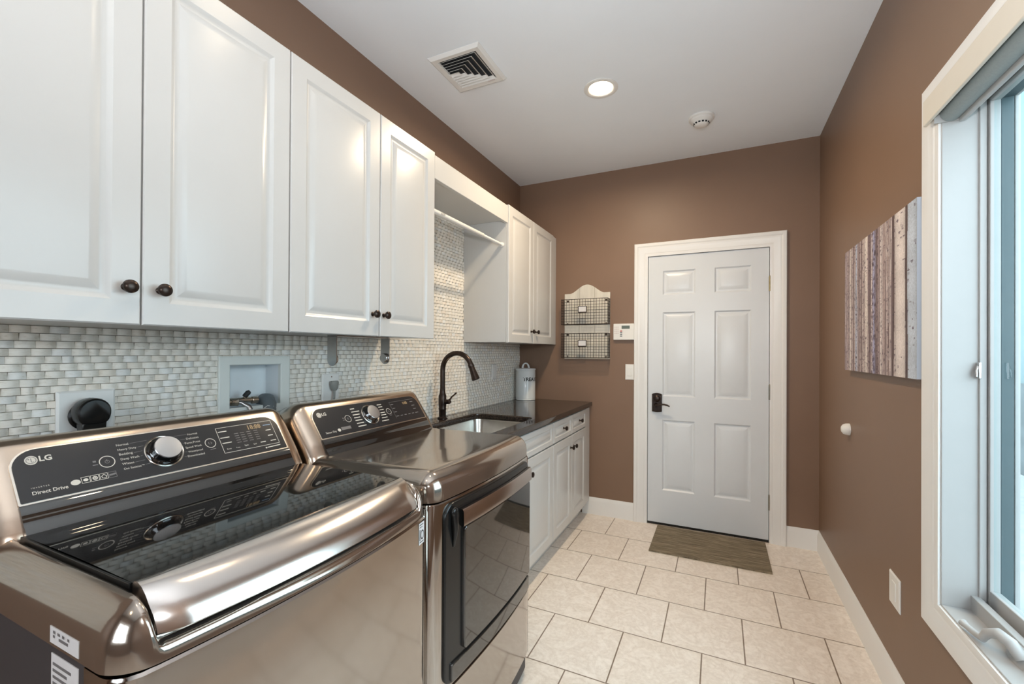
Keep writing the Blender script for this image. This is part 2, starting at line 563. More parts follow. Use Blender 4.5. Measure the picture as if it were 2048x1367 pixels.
slab = MB()
xs = sorted({DX0 + 0.003, DX1 - 0.003, 1.192, 1.421, 1.550, 1.785}); zs = sorted({0.016, DZ1 - 0.003, 1.743, 1.925, 0.975, 1.611, 0.264, 0.797})
FY = 0.004
for i in range(len(xs) - 1):
    for j in range(len(zs) - 1):
        if any(abs(p[0] - xs[i]) < 1e-6 and abs(p[2] - zs[j]) < 1e-6 for p in PANELS):
            continue
        slab.add([(xs[i], FY, zs[j]), (xs[i + 1], FY, zs[j]), (xs[i + 1], FY, zs[j + 1]), (xs[i], FY, zs[j + 1])], [(0, 1, 2, 3)])
x0, x1, z0, z1 = xs[0], xs[-1], zs[0], zs[-1]
slab.add([(x0, FY, z0), (x1, FY, z0), (x1, FY, z1), (x0, FY, z1), (x0, .045, z0), (x1, .045, z0), (x1, .045, z1), (x0, .045, z1)],
         [(0, 4, 5, 1), (1, 5, 6, 2), (2, 6, 7, 3), (3, 7, 4, 0), (4, 7, 6, 5)])
for (a0, a1, c0, c1) in PANELS:
    raised_field(slab, a0, a1, c0, c1, [(0, 0), (0.004, 0.004), (0.010, 0.0095), (0.018, 0.0095), (0.021, 0.0085), (0.044, 0.0015), (0.046, 0.001)],
                 lambda a, c, d: (a, FY + d, c))
build('door_slab', slab, door_m, door, smooth=20)
build('door_sweep', B(x0, x1, 0.0, 0.05, 0.001, 0.016), black_m, door, smooth=None)
for z, mm in ((1.785, hinge_m), (1.035, hinge2_m), (0.275, hinge2_m)):
    h = MB().lathe([(0.0055, -0.050), (0.0055, 0.050)], (DX1 + 0.001, -0.006, z), n=12)
    h.lathe([(0.004, 0.050), (0.006, 0.053), (0.003, 0.060)], (DX1 + 0.001, -0.006, z), n=12)
    h.box(DX1 - 0.006, DX1 + 0.014, -0.0035, 0.002, z - 0.05, z + 0.05)
    build('hinge', h, mm, door)
# lock plate + lever
lp = MB()
poly = [(1.118, 0.860), (1.150, 0.850), (1.186, 0.860), (1.186, 0.990), (1.150, 1.000), (1.118, 0.990)]
poly = [(1.118, 0.858)] + [(1.118 + 0.072 * t / 10, 0.858 - 0.006 * math.sin(math.pi * t / 10)) for t in range(1, 10)] + [(1.190, 0.858)] + \
       [(1.190, 0.990)] + [(1.190 - 0.072 * t / 10, 0.990 + 0.008 * math.sin(math.pi * t / 10)) for t in range(1, 10)] + [(1.118, 0.990)]
c = Vector((1.154, 0.924))
R = []
for k, d in ((1.0, 0.004), (1.0, -0.008), (0.92, -0.014), (0.88, -0.014), (0.84, -0.011)):
    R.append([(c.x + (a - c.x) * k, d, c.y + (q - c.y) * k) for a, q in poly])
lp.rings(R)
lp.lathe([(0.026, 0.011), (0.026, 0.018), (0.020, 0.024), (0.010, 0.027)], (1.154, 0, 0.957), '-y', 24)
lk = build('lock_plate', lp, bronze_m, door)
lv = MB().lathe([(0.016, 0.010), (0.016, 0.022), (0.011, 0.030), (0.010, 0.052), (0.006, 0.056)], (1.150, 0, 0.908), '-y', 20)
lv.tube([(1.150, -0.048, 0.908), (1.163, -0.052, 0.909), (1.185, -0.053, 0.917), (1.210, -0.053, 0.919), (1.232, -0.052, 0.914), (1.250, -0.050, 0.905)],
        [0.010, 0.009, 0.0075, 0.007, 0.0065, 0.005], 10)
build('door_handle', lv, bronze_m, door)

# ---- window in the right wall
win = bpy.data.objects.new('window_1', None); COL.objects.link(win)
wy0, wy1, wz0, wz1 = WIN
win.location = (W, (wy0 + wy1) / 2, wz0); OFF[win.name] = Vector(win.location); win['kind'] = 'structure'
WP = [(0.0, 0.0), (0.0, 0.011), (0.010, 0.014), (0.018, 0.014), (0.024, 0.017), (0.048, 0.018), (0.055, 0.021), (0.075, 0.023), (0.082, 0.023), (0.086, 0.019), (0.086, 0.0)]
rings = sweep_frame(None, WP, [(wy0, wz0), (wy1, wz0), (wy1, wz1), (wy0, wz1), (wy0, wz0)], [(-1, -1), (1, -1), (1, 1), (-1, 1), (-1, -1)])
build('window_casing', MB().rings([[(W - d, a, c) for a, c, d in r] for r in rings], False, False), trim_m, win, smooth=25)


def frame_x(mb, x0, x1, y0, y1, z0, z1, w):
    """rectangular frame in the plane of the right wall"""
    mb.box(x0, x1, y0, y0 + w, z0, z1).box(x0, x1, y1 - w, y1, z0, z1).box(x0, x1, y0 + w, y1 - w, z0, z0 + w).box(x0, x1, y0 + w, y1 - w, z1 - w, z1)
    return mb


jm = frame_x(MB(), W - 0.005, W + T + 0.004, wy0 - 0.001, wy1 + 0.001, wz0 - 0.001, wz1 + 0.001, 0.006)
build('window_jamb', jm, winw_m, win, smooth=None, bevel=0.002)
st = frame_x(MB(), W + 0.076, W + 0.092, wy0, wy1, wz0, wz1, 0.012)
st.box(W + 0.060, W + 0.080, wy0, wy1, wz0, wz0 + 0.048)
build('window_stop', st, winw_m, win, smooth=None, bevel=0.002)
sa = frame_x(MB(), W + 0.094, W + 0.117, wy0 + 0.003, wy1 - 0.003, wz0 + 0.010, wz1 - 0.003, 0.018)
sa.box(W + 0.0945, W + 0.1165, wy0 + 0.02, wy1 - 0.02, wz0 + 0.027, wz0 + 0.075)
sash = build('window_sash', sa, winw_m, win, smooth=None, bevel=0.002)
so = frame_x(MB(), W + 0.119, W + 0.146, wy0 + 0.003, wy1 - 0.003, wz0 + 0.006, wz1 - 0.003, 0.013)
build('outer_frame', so, wingr_m, win, smooth=None, bevel=0.002)
sx_ = frame_x(MB(), W + 0.148, W + 0.157, wy0 + 0.003, wy1 - 0.003, wz0 + 0.006, wz1 - 0.003, 0.012)
build('outer_trim', sx_, winw_m, win, smooth=None, bevel=0.002)
build('window_glass', B(W + 0.102, W + 0.108, wy0 + 0.022, wy1 - 0.022, wz0 + 0.076, wz1 - 0.022), glass_m, win, smooth=None)
lock = MB().box(W + 0.070, W + 0.0765, wy1 - 0.022, wy1 - 0.008, 1.238, 1.285)
lock.tube([(W + 0.071, wy1 - 0.016, 1.275), (W + 0.066, wy1 - 0.019, 1.262), (W + 0.066, wy1 - 0.020, 1.242)], [0.004, 0.0035, 0.004], 8)
build('sash_lock', lock, brushed_m, win, smooth=40, bevel=0.002)
# casement crank on the sill
ck = MB()
ck.rings([[(W + 0.062 + 0.022 * sx * k, -2.030 + 0.060 * sy * k2, z) for sx, sy in [(math.cos(t * math.pi / 12), math.sin(t * math.pi / 12)) for t in range(24)]]
          for k, k2, z in ((1.0, 1.0, wz0 + 0.005), (1.0, 1.0, wz0 + 0.012), (0.9, 0.8, wz0 + 0.028), (0.6, 0.5, wz0 + 0.040), (0.2, 0.2, wz0 + 0.044))])
ck.tube([(W + 0.050, -2.050, wz0 + 0.022), (W + 0.038, -2.030, wz0 + 0.048), (W + 0.026, -2.005, wz0 + 0.054), (W + 0.014, -1.985, wz0 + 0.040), (W + 0.010, -1.975, wz0 + 0.022)],
        [0.013, 0.014, 0.013, 0.011, 0.009], 14)
ck.tube([(W + 0.010, -1.980, wz0 + 0.020), (W + 0.004, -1.955, wz0 + 0.019), (W - 0.002, -1.925, wz0 + 0.020), (W - 0.005, -1.912, wz0 + 0.022)], [0.008, 0.0085, 0.008, 0.010], 12)
build('crank_handle', ck, winw_m, win, smooth=60)

# window added behind the camera, out of view, to let in fill light
w2 = bpy.data.objects.new('added_window_2', None); COL.objects.link(w2)
w2.location = ((FILL_WIN[0] + FILL_WIN[1]) / 2, YF, FILL_WIN[2]); OFF[w2.name] = Vector(w2.location); w2['kind'] = 'structure'


def frame_y(mb, ya, yb, xa, xb, za, zb, w):
    return mb.box(xa, xa + w, ya, yb, za, zb).box(xb - w, xb, ya, yb, za, zb).box(xa + w, xb - w, ya, yb, za, za + w).box(xa + w, xb - w, ya, yb, zb - w, zb)


build('window_casing', frame_y(MB(), YF, YF + 0.02, FILL_WIN[0] - 0.085, FILL_WIN[1] + 0.085, FILL_WIN[2] - 0.085, FILL_WIN[3] + 0.085, 0.087), trim_m, w2, smooth=None)
build('window_sash', frame_y(MB(), YF - 0.11, YF - 0.07, FILL_WIN[0], FILL_WIN[1], FILL_WIN[2], FILL_WIN[3], 0.05).box((FILL_WIN[0] + FILL_WIN[1]) / 2 - .02, (FILL_WIN[0] + FILL_WIN[1]) / 2 + .02, YF - .11, YF - .07, FILL_WIN[2] + .05, FILL_WIN[3] - .05), winw_m, w2, smooth=None)

# outside
struct('ground_outside', B(W + T + 0.01, 9.5, -9, 8, -0.25, -0.15), pave_m, smooth=None)
struct('wall_outside', B(4.9, 5.3, -6, 7, -0.15, 0.95), stone_m, smooth=None)
struct('wall_sky_cover', B(4.95, 5.35, 1.2, 9, -0.15, 6.0), mat('sky_cover_pale', (0.13, 0.185, 0.195), 0.8, noise=0.06, nscale=2), smooth=None)  # pale wall added to cover the bright sky beyond the window

# ---- stone mosaic on the left wall: every stone modelled, one continuous surface
ms_ = MB(); cols = []
RH, BWD = 0.0195, 0.0365


def stone_row(z, ya, yb, r):
    if ya < HOLE[0] < yb and z + RH > HOLE[2] - 0.002 and z < HOLE[3] + 0.002:
        stone_row(z, ya, HOLE[0] - 0.003, r)
        stone_row(z, HOLE[1] + 0.003, yb, r)
        return
    y = -3.80 + (BWD / 2 if r % 2 else 0) + random.uniform(-0.007, 0.007)
    while y < yb:
        w = BWD + random.uniform(-0.0035, 0.0035)
        if random.random() < 0.05:
            w *= 0.62
        a, c2 = max(y, ya), min(y + w, yb)
        y += w
        if c2 - a < 0.006:
            continue
        amp = random.uniform(0.0062, 0.0085)
        tilt = random.uniform(-0.0008, 0.0008)
        vs, n = [], 6
        for k in range(n + 1):
            t = k / n
            d = 0.0022 + amp * math.sin(math.pi * t) ** 0.8
            yy = a + 0.0002 + (c2 - a - 0.0004) * t
            vs += [(0.0, yy, z + 0.0016), (d + tilt, yy, z + 0.0014), (d + tilt - 0.0012, yy, z + RH - 0.0003), (0.0, yy, z + RH - 0.0002)]
        fs = []
        for k in range(n):
            o = 4 * k
            fs += [(o + 1, o + 5, o + 6, o + 2), (o, o + 4, o + 5, o + 1), (o + 2, o + 6, o + 7, o + 3)]
        fs += [(0, 1, 2, 3), (4 * n + 3, 4 * n + 2, 4 * n + 1, 4 * n)]
        ms_.add(vs, fs)
        v = random.uniform(0.93, 1.03)
        h = random.random()
        base = (0.84, 0.80, 0.73) if h < 0.76 else ((0.82, 0.75, 0.66) if h < 0.87 else (0.83, 0.82, 0.79))
        cols.extend([tuple(min(1, q * v) for q in base)] * len(fs))


z, r = 0.86, 0
while z < 1.372:
    ya = -3.75 if z < 1.36 else -3.75
    stone_row(z, ya, -0.002, r)
    z += RH; r += 1
while z < 2.16:
    stone_row(z, -1.765, -0.935, r)
    z += RH; r += 1
me = bpy.data.meshes.new('mosaic')
me.from_pydata(ms_.v, [], ms_.f)
ca = me.color_attributes.new('Col', 'FLOAT_COLOR', 'CORNER')
buf = []
for p in me.polygons:
    buf += [*cols[p.index], 1.0] * p.loop_total
ca.data.foreach_set('color', buf)
bm = bmesh.new(); bm.from_mesh(me); bmesh.ops.recalc_face_normals(bm, faces=bm.faces); bm.to_mesh(me); bm.free()
me.materials.append(stone_tile_m)
finish(me, 30)
o = bpy.data.objects.new('wall_left_mosaic', me); COL.objects.link(o); o['kind'] = 'structure'
OFF[o.name] = Vector((0, 0, 0))
struct('wall_left_grout', MB().box(0.0, 0.0012, -3.75, HOLE[0], 0.86, 1.374).box(0.0, 0.0012, HOLE[1], 0, 0.86, 1.374).box(0, 0.0012, HOLE[0], HOLE[1], 0.86, HOLE[2])
       .box(0, 0.0012, HOLE[0], HOLE[1], HOLE[3], 1.374).box(0, 0.0012, -1.765, -0.935, 1.374, 2.17), mat('mosaic_grout', (0.30, 0.26, 0.21), 0.8, noise=0.05), smooth=None)

# ================================================================== CABINETS
DOOR_R = [(0, -0.019), (0, -0.003), (0.003, 0.0), (0.056, 0.0), (0.059, -0.0015), (0.064, -0.006), (0.068, -0.0075), (0.074, -0.0075), (0.078, -0.006), (0.094, -0.0005), (0.097, 0.0)]
DRAW_R = [(0, -0.019), (0, -0.003), (0.003, 0.0), (0.030, 0.0), (0.033, -0.003), (0.037, -0.006), (0.041, -0.006), (0.054, -0.0005), (0.056, 0.0)]


def cab_front(name, parent, xf, y0, y1, z0, z1, rings):
    mb = MB()
    R = [[(xf + d, y0 + i, z0 + i), (xf + d, y1 - i, z0 + i), (xf + d, y1 - i, z1 - i), (xf + d, y0 + i, z1 - i)] for i, d in rings]
    mb.rings(R)
    return build(name, mb, cab_m, parent, smooth=22)


def knob(parent, xf, y, z, s=1.0):
    pr = [(0.0085, -0.001), (0.0085, 0.002), (0.005, 0.004), (0.0045, 0.013), (0.008, 0.016), (0.0135, 0.019), (0.0155, 0.023), (0.0145, 0.0265), (0.0150, 0.0275), (0.012, 0.030), (0.006, 0.032)]
    return build('knob', MB().lathe([(a * s, c * s) for a, c in pr], (xf, y, z), 'x', 24), bronze_m, parent, smooth=50)


UZ0, UZ1, UX = 1.366, 2.262, 0.345


def upper(label, y0, y1, doors, filler=None):
    t = thing('wall_cabinet', label, 'cabinet', (0.17, (y0 + y1) / 2, UZ0), 'white wall cabinets')
    build('carcass', MB().box(0.003, UX - 0.0205, y0 + 0.001, y1 - 0.001, UZ0 + 0.003, UZ1 - 0.003), cab_m, t, smooth=None, bevel=0.001)
    if filler:
        build('filler_strip', B(UX - 0.030, UX - 0.008, filler[0], filler[1], UZ0 + 0.001, UZ1 - 0.002), cab_m, t, smooth=None, bevel=0.001)
    for a, c2, ky in doors:
        d = cab_front('cabinet_door', t, UX, a, c2, UZ0, UZ1, DOOR_R)
        knob(d, UX, ky, UZ0 + 0.086)
    return t


upper('white two-door wall cabinet above the washer, nearest and largest in view', -3.342, -2.5475, [(-3.338, -2.9445, -2.975), (-2.941, -2.549, -2.906)])
upper('white two-door wall cabinet above the dryer, over the steel towel bar', -2.546, -1.760, [(-2.5445, -2.138, -2.176), (-2.133, -1.762, -2.113)])
upper('white two-door wall cabinet in the far corner above the treats canister', -0.940, -0.060, [(-0.938, -0.519, -0.560), (-0.515, -0.088, -0.470)], (-0.0865, -0.004))

# hanging nook between the cabinets
t = thing('bridge_shelf', 'white shelf board with front valance spanning between the wall cabinets above the sink', 'shelf', (0.17, -1.35, 2.13))
build('valance', B(0.318, 0.340, -1.757, -0.943, 2.140, 2.252), cab_m, t, smooth=None, bevel=0.002)
build('shelf_board', B(0.013, 0.317, -1.757, -0.943, 2.160, 2.180), cab_m, t, smooth=None, bevel=0.001)
t = thing('tension_rod', 'white hanging rod above the sink, between two wall cabinets', 'rod', (0.295, -1.35, 1.98))
rz, rx = 2.003, 0.297
build('rod_sleeve', MB().lathe([(0.0125, -1.745), (0.0125, -1.20), (0.0115, -1.198)], (rx, 0, rz), 'y', 16), plas_m, t)
build('rod_inner', MB().lathe([(0.0095, -1.199), (0.0095, -0.953)], (rx, 0, rz), 'y', 16), plas_m, t)
for ya, yb in ((-1.7575, -1.744), (-0.955, -0.9415)):
    build('end_cap', MB().lathe([(0.012, ya), (0.016, ya + 0.002), (0.016, yb - 0.002), (0.012, yb)], (rx, 0, rz), 'y', 20), plas_m, t)
mk = MB()
for k in range(5):
    yy = -1.655 + k * 0.0075
    for zz in (0,):
        pts = []
        for q in range(5):
            th = -0.5 + q * 0.26
            pts.append((rx + 0.0128 * math.cos(th), yy + q * 0.0016, rz + 0.0128 * math.sin(th)))
        mk.tube(pts, 0.0009, 5)
build('printed_marks', mk, ink_m, t)

# base cabinets
BX = 0.640


def base(label, y0, y1, draws, doors):
    t = thing('base_cabinet', label, 'cabinet', (0.3, (y0 + y1) / 2, 0.0), 'white base cabinets')
    build('carcass', MB().box(0.003, BX - 0.0205, y0 + 0.001, y1 - 0.001, 0.108, 0.640).box(BX - 0.045, BX - 0.0205, y0 + 0.001, y1 - 0.001, 0.640, 0.866)
          .box(0.003, BX - 0.045, y1 - 0.018, y1 - 0.001, 0.640, 0.866).box(0.003, BX - 0.045, y0 + 0.001, y0 + 0.018, 0.640, 0.866), cab_m, t, smooth=None, bevel=0.001)
    build('toe_kick', B(0.003, 0.562, y0 + 0.001, y1 - 0.001, 0.001, 0.108), cab_m, t, smooth=None)
    for a, c2, k in draws:
        d = cab_front('drawer', t, BX, a, c2, 0.726, 0.860, DRAW_R)
        if k:
            knob(d, BX, (a + c2) / 2, 0.797)
    for a, c2, ky in doors:
        d = cab_front('cabinet_door', t, BX, a, c2, 0.112, 0.718, DOOR_R)
        knob(d, BX, ky, 0.636)
    return t


base('white base cabinet holding the sink, beside the dryer', -1.790, -0.8885, [(-1.786, -0.893, False)], [(-1.786, -1.3415, -1.385), (-1.338, -0.893, -1.285)])
t = base('white base cabinet with two drawers standing against the back wall', -0.8875, -0.010, [(-0.8835, -0.505, True), (-0.501, -0.142, True)],
         [(-0.8835, -0.505, -0.535), (-0.501, -0.142, -0.463)])
build('filler_strip', B(BX - 0.028, BX - 0.006, -0.140, -0.0165, 0.112, 0.860), cab_m, t, smooth=None, bevel=0.001)

# countertop with sink cutout (flat curve with a hole, bevelled)
SK = (0.150, 0.560, -1.640, -1.010)


def rounded(x0, x1, y0, y1, r, n=6):
    pts = []
    for cx, cy, a0 in ((x1 - r, y1 - r, 0), (x0 + r, y1 - r, 90), (x0 + r, y0 + r, 180), (x1 - r, y0 + r, 270)):
        for k in range(n + 1):
            th = math.radians(a0 + 90 * k / n)
            pts.append((cx + r * math.cos(th), cy + r * math.sin(th)))
    return pts


cu = bpy.data.curves.new('ct', 'CURVE'); cu.dimensions = '2D'; cu.fill_mode = 'BOTH'
for pts in ([(0.0145, -1.795), (0.652, -1.795), (0.652, -0.0035), (0.0145, -0.0035)], rounded(*SK, 0.055)):
    sp_ = cu.splines.new('POLY'); sp_.points.add(len(pts) - 1)
    for p, q in zip(sp_.points, pts):
        p.co = (*q, 0, 1)
    sp_.use_cyclic_u = True
cu.extrude, cu.bevel_depth, cu.bevel_resolution, cu.offset = 0.0115, 0.006, 3, -0.006
ob = bpy.data.objects.new('ct', cu); COL.objects.link(ob); bpy.context.view_layer.update()
me = bpy.data.meshes.new_from_object(ob.evaluated_get(bpy.context.evaluated_depsgraph_get()))
bpy.data.objects.remove(ob)
me.materials.clear(); me.materials.append(granite_m)
finish(me, 40)
ct = bpy.data.objects.new('countertop', me); COL.objects.link(ct); ct.location = (0, 0, 0.8872)
OFF[ct.name] = Vector(ct.location)
tag(ct, 'polished dark brown granite countertop with sink cutout over the base cabinets', 'countertop')

t = thing('sink', 'rectangular undermount stainless steel sink below the granite countertop', 'sink', (0.355, -1.325, 0.66))
sk = MB()
R = []
for ins, z_, rr in ((-0.018, 0.8685, 0.06), (-0.004, 0.8685, 0.055), (-0.003, 0.862, 0.055), (0.006, 0.700, 0.05), (0.016, 0.676, 0.05), (0.045, 0.668, 0.04), (0.15, 0.664, 0.02)):
    R.append([(a, c2, z_) for a, c2 in rounded(SK[0] + ins, SK[1] - ins, SK[2] + ins, SK[3] - ins, rr)])
sk.rings(R, False, True)
bs = build('basin', sk, inox_m, t, smooth=40)
md = bs.modifiers.new('thick', 'SOLIDIFY'); md.thickness = 0.0015; md.offset = 0
build('drain', MB().lathe([(0.042, 0.0), (0.042, 0.004), (0.030, 0.003), (0.028, -0.001)], (0.355, -1.325, 0.665), 'z', 24), brushed_m, t)

# faucet
fy, fx = -1.300, 0.083
t = thing('faucet', 'dark bronze gooseneck pull-down faucet behind the sink', 'faucet', (fx, fy, 0.905))
build('body', MB().lathe([(0.030, 0.0), (0.030, 0.004), (0.024, 0.008), (0.021, 0.012), (0.021, 0.050), (0.023, 0.055), (0.023, 0.060), (0.0215, 0.064), (0.0235, 0.085), (0.0235, 0.135), (0.019, 0.145), (0.016, 0.165), (0.016, 0.175)],
                         (fx, fy, 0.905), 'z', 28), bronze_m, t)
pts = [(fx, fy, 1.070), (fx, fy, 1.180)]
R_ = 0.100
for k in range(0, 17):
    th = math.pi - k * (math.radians(162) / 16)
    pts.append((fx + R_ + R_ * math.cos(th), fy, 1.196 + R_ * math.sin(th)))
build('spout', MB().tube(pts, 0.0150, 16), bronze_m, t, smooth=60)
e = Vector(pts[-1]); d = (Vector(pts[-1]) - Vector(pts[-2])).normalized()
build('spray_head', MB().tube([e - d * 0.005, e + d * 0.010, e + d * 0.012, e + d * 0.075, e + d * 0.088, e + d * 0.090], [0.0175, 0.0175, 0.0160, 0.0225, 0.0235, 0.020], 20), bronze_m, t, smooth=40)
lv = MB().tube([(fx + 0.015, fy, 1.005), (fx + 0.050, fy, 1.008), (fx + 0.056, fy, 1.010)], [0.014, 0.014, 0.009], 16)
lv.tube([(fx + 0.046, fy, 1.012), (fx + 0.066, fy, 1.037), (fx + 0.098, fy, 1.062)], [0.006, 0.005, 0.0045], 10)
build('lever', lv, bronze_m, t, smooth=50)

# canister
cxy = (0.112, -0.115)
t = thing('canister', 'white enamel lidded canister lettered TREATS standing on the countertop corner', 'canister', (*cxy, 0.905))
build('body', MB().lathe([(0.078, 0.0), (0.082, 0.002), (0.082, 0.010), (0.080, 0.012), (0.080, 0.014), (0.082, 0.016), (0.082, 0.236), (0.080, 0.240), (0.082, 0.243), (0.082, 0.249)], (*cxy, 0.9055), 'z', 48), enamel_m, t)
build('lid', MB().lathe([(0.0825, 0.249), (0.085, 0.250), (0.085, 0.258), (0.081, 0.262), (0.04, 0.266), (0.010, 0.267)], (*cxy, 0.9055), 'z', 48), enamel_m, t)
hd = []
for k in range(11):
    th = math.pi * k / 10
    hd.append((cxy[0] + 0.026 * math.cos(th) * 0.9, cxy[1] + 0.026 * math.cos(th) * 0.43, 0.9055 + 0.264 + 0.040 * math.sin(th)))
build('lid_handle', MB().tube(hd, [0.009] * 3 + [0.0065] * 5 + [0.009] * 3, 12), enamel_m, t, smooth=60)
# letters wrapped round the body, centre turned towards the room
view_ang = math.atan2(-3.512 - cxy[1], 1.581 - cxy[0])


def wrapc(a, c2):
    th = view_ang + 0.57 + a / 0.0822
    return Vector((cxy[0] + 0.0824 * math.cos(th), cxy[1] + 0.0824 * math.sin(th), c2))


tm = text_mb([('TREATS', 0.0, 1.066, 0.136, 'c', 0.035)], (0, 0, 0), (1, 0, 0), (0, 0, 1), 0, wrapc)
build('lettering', tm, ink_m, t, smooth=None)

# ================================================================== APPLIANCES
AX0, AXE = 0.095, 0.870          # back and front edge (x)


class App:
    def __init__(s, y0, bulge):
        s.y0, s.y1, s.bulge = y0, y0 + 0.686, bulge
        s.yc, s.h = y0 + 0.343, 0.343

    def fx(s, y, r=0.034):
        d = min(y - s.y0, s.y1 - y)
        c2 = 0 if d >= r else r - math.sqrt(max(0, r * r - (r - d) ** 2))
        return AXE + s.bulge * (1 - ((y - s.yc) / s.h) ** 2) - c2

    def ys(s, a=None, b2=None, n=30):
        a = s.y0 if a is None else a
        b2 = s.y1 if b2 is None else b2
        return [a + (b2 - a) * (0.5 - 0.5 * math.cos(math.pi * k / n)) * 1.0 for k in range(n + 1)]

    def ring(s, z_, ins=0.0, xb=AX0):
        pts = []
        for y in s.ys():
            yy = min(max(y, s.y0 + ins), s.y1 - ins)
            pts.append((s.fx(y) - ins, yy, z_))
        return pts + [(xb, s.y1 - ins, z_), (xb, s.y0 + ins, z_)]


def deck(app, zt, zsk, Rf, Rs, recess=None):
    """top cover as a height field with rounded edges and a skirt"""
    RC = 0.048
    ends = [RC * (1 - math.cos(math.pi / 2 * k / 16)) for k in range(17)]
    ys = [app.y0 + e_ for e_ in ends] + [app.y0 + RC + (0.686 - 2 * RC) * k / 110 for k in range(1, 110)] + [app.y1 - e_ for e_ in reversed(ends)]
    nu = 110
    us = [k / nu for k in range(nu + 1)]
    us = sorted(set(us + [0.96 + 0.04 * k / 18 for k in range(19)]))
    mb = MB()
    vs = []
    for y in ys:
        F0, F = app.fx(y, 1e-6), app.fx(y, RC)
        for u in us:
            x = AX0 + u * (F - AX0)
            df, ds = F0 - x, min(y - app.y0, app.y1 - y)
            d = RC - math.hypot(RC - df, RC - ds) if df < RC and ds < RC else min(df, ds)
            q = min(1, max(0, 1 - d / Rs if d == ds else 1 - d / Rf))
            z_ = zt - Rf * (1 - math.sqrt(max(0, 1 - q * q)))
            if recess:
                z_ = recess(x, y, F, z_)
            vs.append((x, y, z_))
    n = len(us)
    fs = [(i * n + j, i * n + j + 1, (i + 1) * n + j + 1, (i + 1) * n + j) for i in range(len(ys) - 1) for j in range(n - 1)]
    mb.add(vs, fs)
    # skirt
    per = [i * n + n - 1 for i in range(len(ys))]
    left = [j for j in range(n)]
    right = [(len(ys) - 1) * n + j for j in range(n)]
    for line in (per, left, right):
        base_ = len(mb.v)
        mb.v += [(vs[i][0], vs[i][1], min(zsk, vs[i][2] - 0.001)) for i in line]
        mb.f += [(line[k], line[k + 1], base_ + k + 1, base_ + k) for k in range(len(line) - 1)]
    return mb


def console(app, parent, tag_):
    """raked control console: champagne shell, black face, trim line, black lower band"""
    P = [(0.422, 0.930), (0.414, 0.960), (0.409, 0.969), (0.397, 0.990), (0.386, 1.0085), (0.3165, 1.1065), (0.311, 1.1145), (0.304, 1.1205), (0.295, 1.1240), (0.283, 1.1255), (0.262, 1.1235), (0.225, 1.112), (0.190, 1.090), (0.165, 1.060), (0.152, 1.020), (0.148, 0.970), (0.148, 0.930)]
    cx, cz, r = 0.270, 0.945, 0.058
    rings = []
    N = 14
    st = [(r * (1 - math.cos(math.pi / 2 * k / N))) for k in range(N + 1)]
    ysx = [app.y0 + 0.001 + d for d in st] + [app.y1 - 0.001 - d for d in reversed(st)]
    for y in ysx:
        d = min(y - app.y0, app.y1 - y) - 0.001
        ins = r * (1 - math.sqrt(max(0, 1 - (1 - min(1, d / r)) ** 2)))
        ring = []
        for x, z_ in P:
            # squeeze towards the core, mostly from the top
            kx = 1 - ins / 0.19
            kz = 1 - ins / 0.155
            ring.append((cx + (x - cx) * kx, y, cz + (z_ - cz) * (kz if z_ > cz else 1)))
        rings.append(ring)
    build('console_shell', MB().rings(rings), bezel_m, parent, smooth=50)
    # face plane
    ya = app.y0 + 0.057
    L = 0.572
    o_ = Vector((0.386, ya, 1.011)); ud = Vector((0, 1, 0)); vd = Vector((-0.0671, 0, 0.0942)).normalized(); nd = ud.cross(vd).normalized()

    def plate(mb, u0, u1, v0, v1, rt_, lift0, lift1, rb=0.003):
        pts = []
        for cu_, cv, a0, rr in ((u1 - rt_, v1 - rt_, 0, rt_), (u0 + rt_, v1 - rt_, 90, rt_), (u0 + rb, v0 + rb, 180, rb), (u1 - rb, v0 + rb, 270, rb)):
            for k in range(9):
                th = math.radians(a0 + 90 * k / 8)
                pts.append((cu_ + rr * math.cos(th), cv + rr * math.sin(th)))
        mb.rings([[o_ + ud * a + vd * c2 + nd * lf for a, c2 in pts] for lf in (lift0, lift1)])
        return mb
    build('face_trim', plate(MB(), -0.001, L + 0.001, -0.002, 0.1165, 0.043, -0.004, 0.0022), silver_m, parent, smooth=30)
    face = build('control_panel', plate(MB(), 0.0025, L - 0.0025, 0.0015, 0.1135, 0.040, -0.003, 0.0030), panel_m, parent, smooth=30)
    # lower black band
    bp_ = [(0.3885, 1.0105), (0.3915, 1.0085), (0.4040, 0.9900), (0.4045, 0.9880), (0.4110, 0.9780), (0.4190, 0.9690), (0.4240, 0.9610), (0.400, 0.955), (0.380, 1.000)]
    build('lower_band', MB().prism(bp_, lambda a, c2, d_: (a, d_, c2), ya - 0.0005, ya + L + 0.0005), blackglass_m, parent, smooth=30)
    return face, (o_, ud, vd, nd)


def ring_on(mb, pl, u, v, r, w, lift, n=36):
    o_, ud, vd, nd = pl
    vs = []
    for k in range(n):
        c2, s_ = math.cos(2 * math.pi * k / n), math.sin(2 * math.pi * k / n)
        for q in (r, r - w):
            vs.append(o_ + ud * (u + q * c2) + vd * (v + q * s_) + nd * lift)
    return mb.add(vs, [(2 * k, 2 * ((k + 1) % n), 2 * ((k + 1) % n) + 1, 2 * k + 1) for k in range(n)])


def bar_on(mb, pl, u0, v0, u1, v1, w, lift):
    o_, ud, vd, nd = pl
    a, c2 = Vector((u0, v0)), Vector((u1, v1))
    t_ = (c2 - a).normalized(); p = Vector((-t_.y, t_.x)) * w / 2
    q = [a + p, a - p, c2 - p, c2 + p]
    return mb.add([o_ + ud * s_.x + vd * s_.y + nd * lift for s_ in q], [(0, 1, 2, 3)])


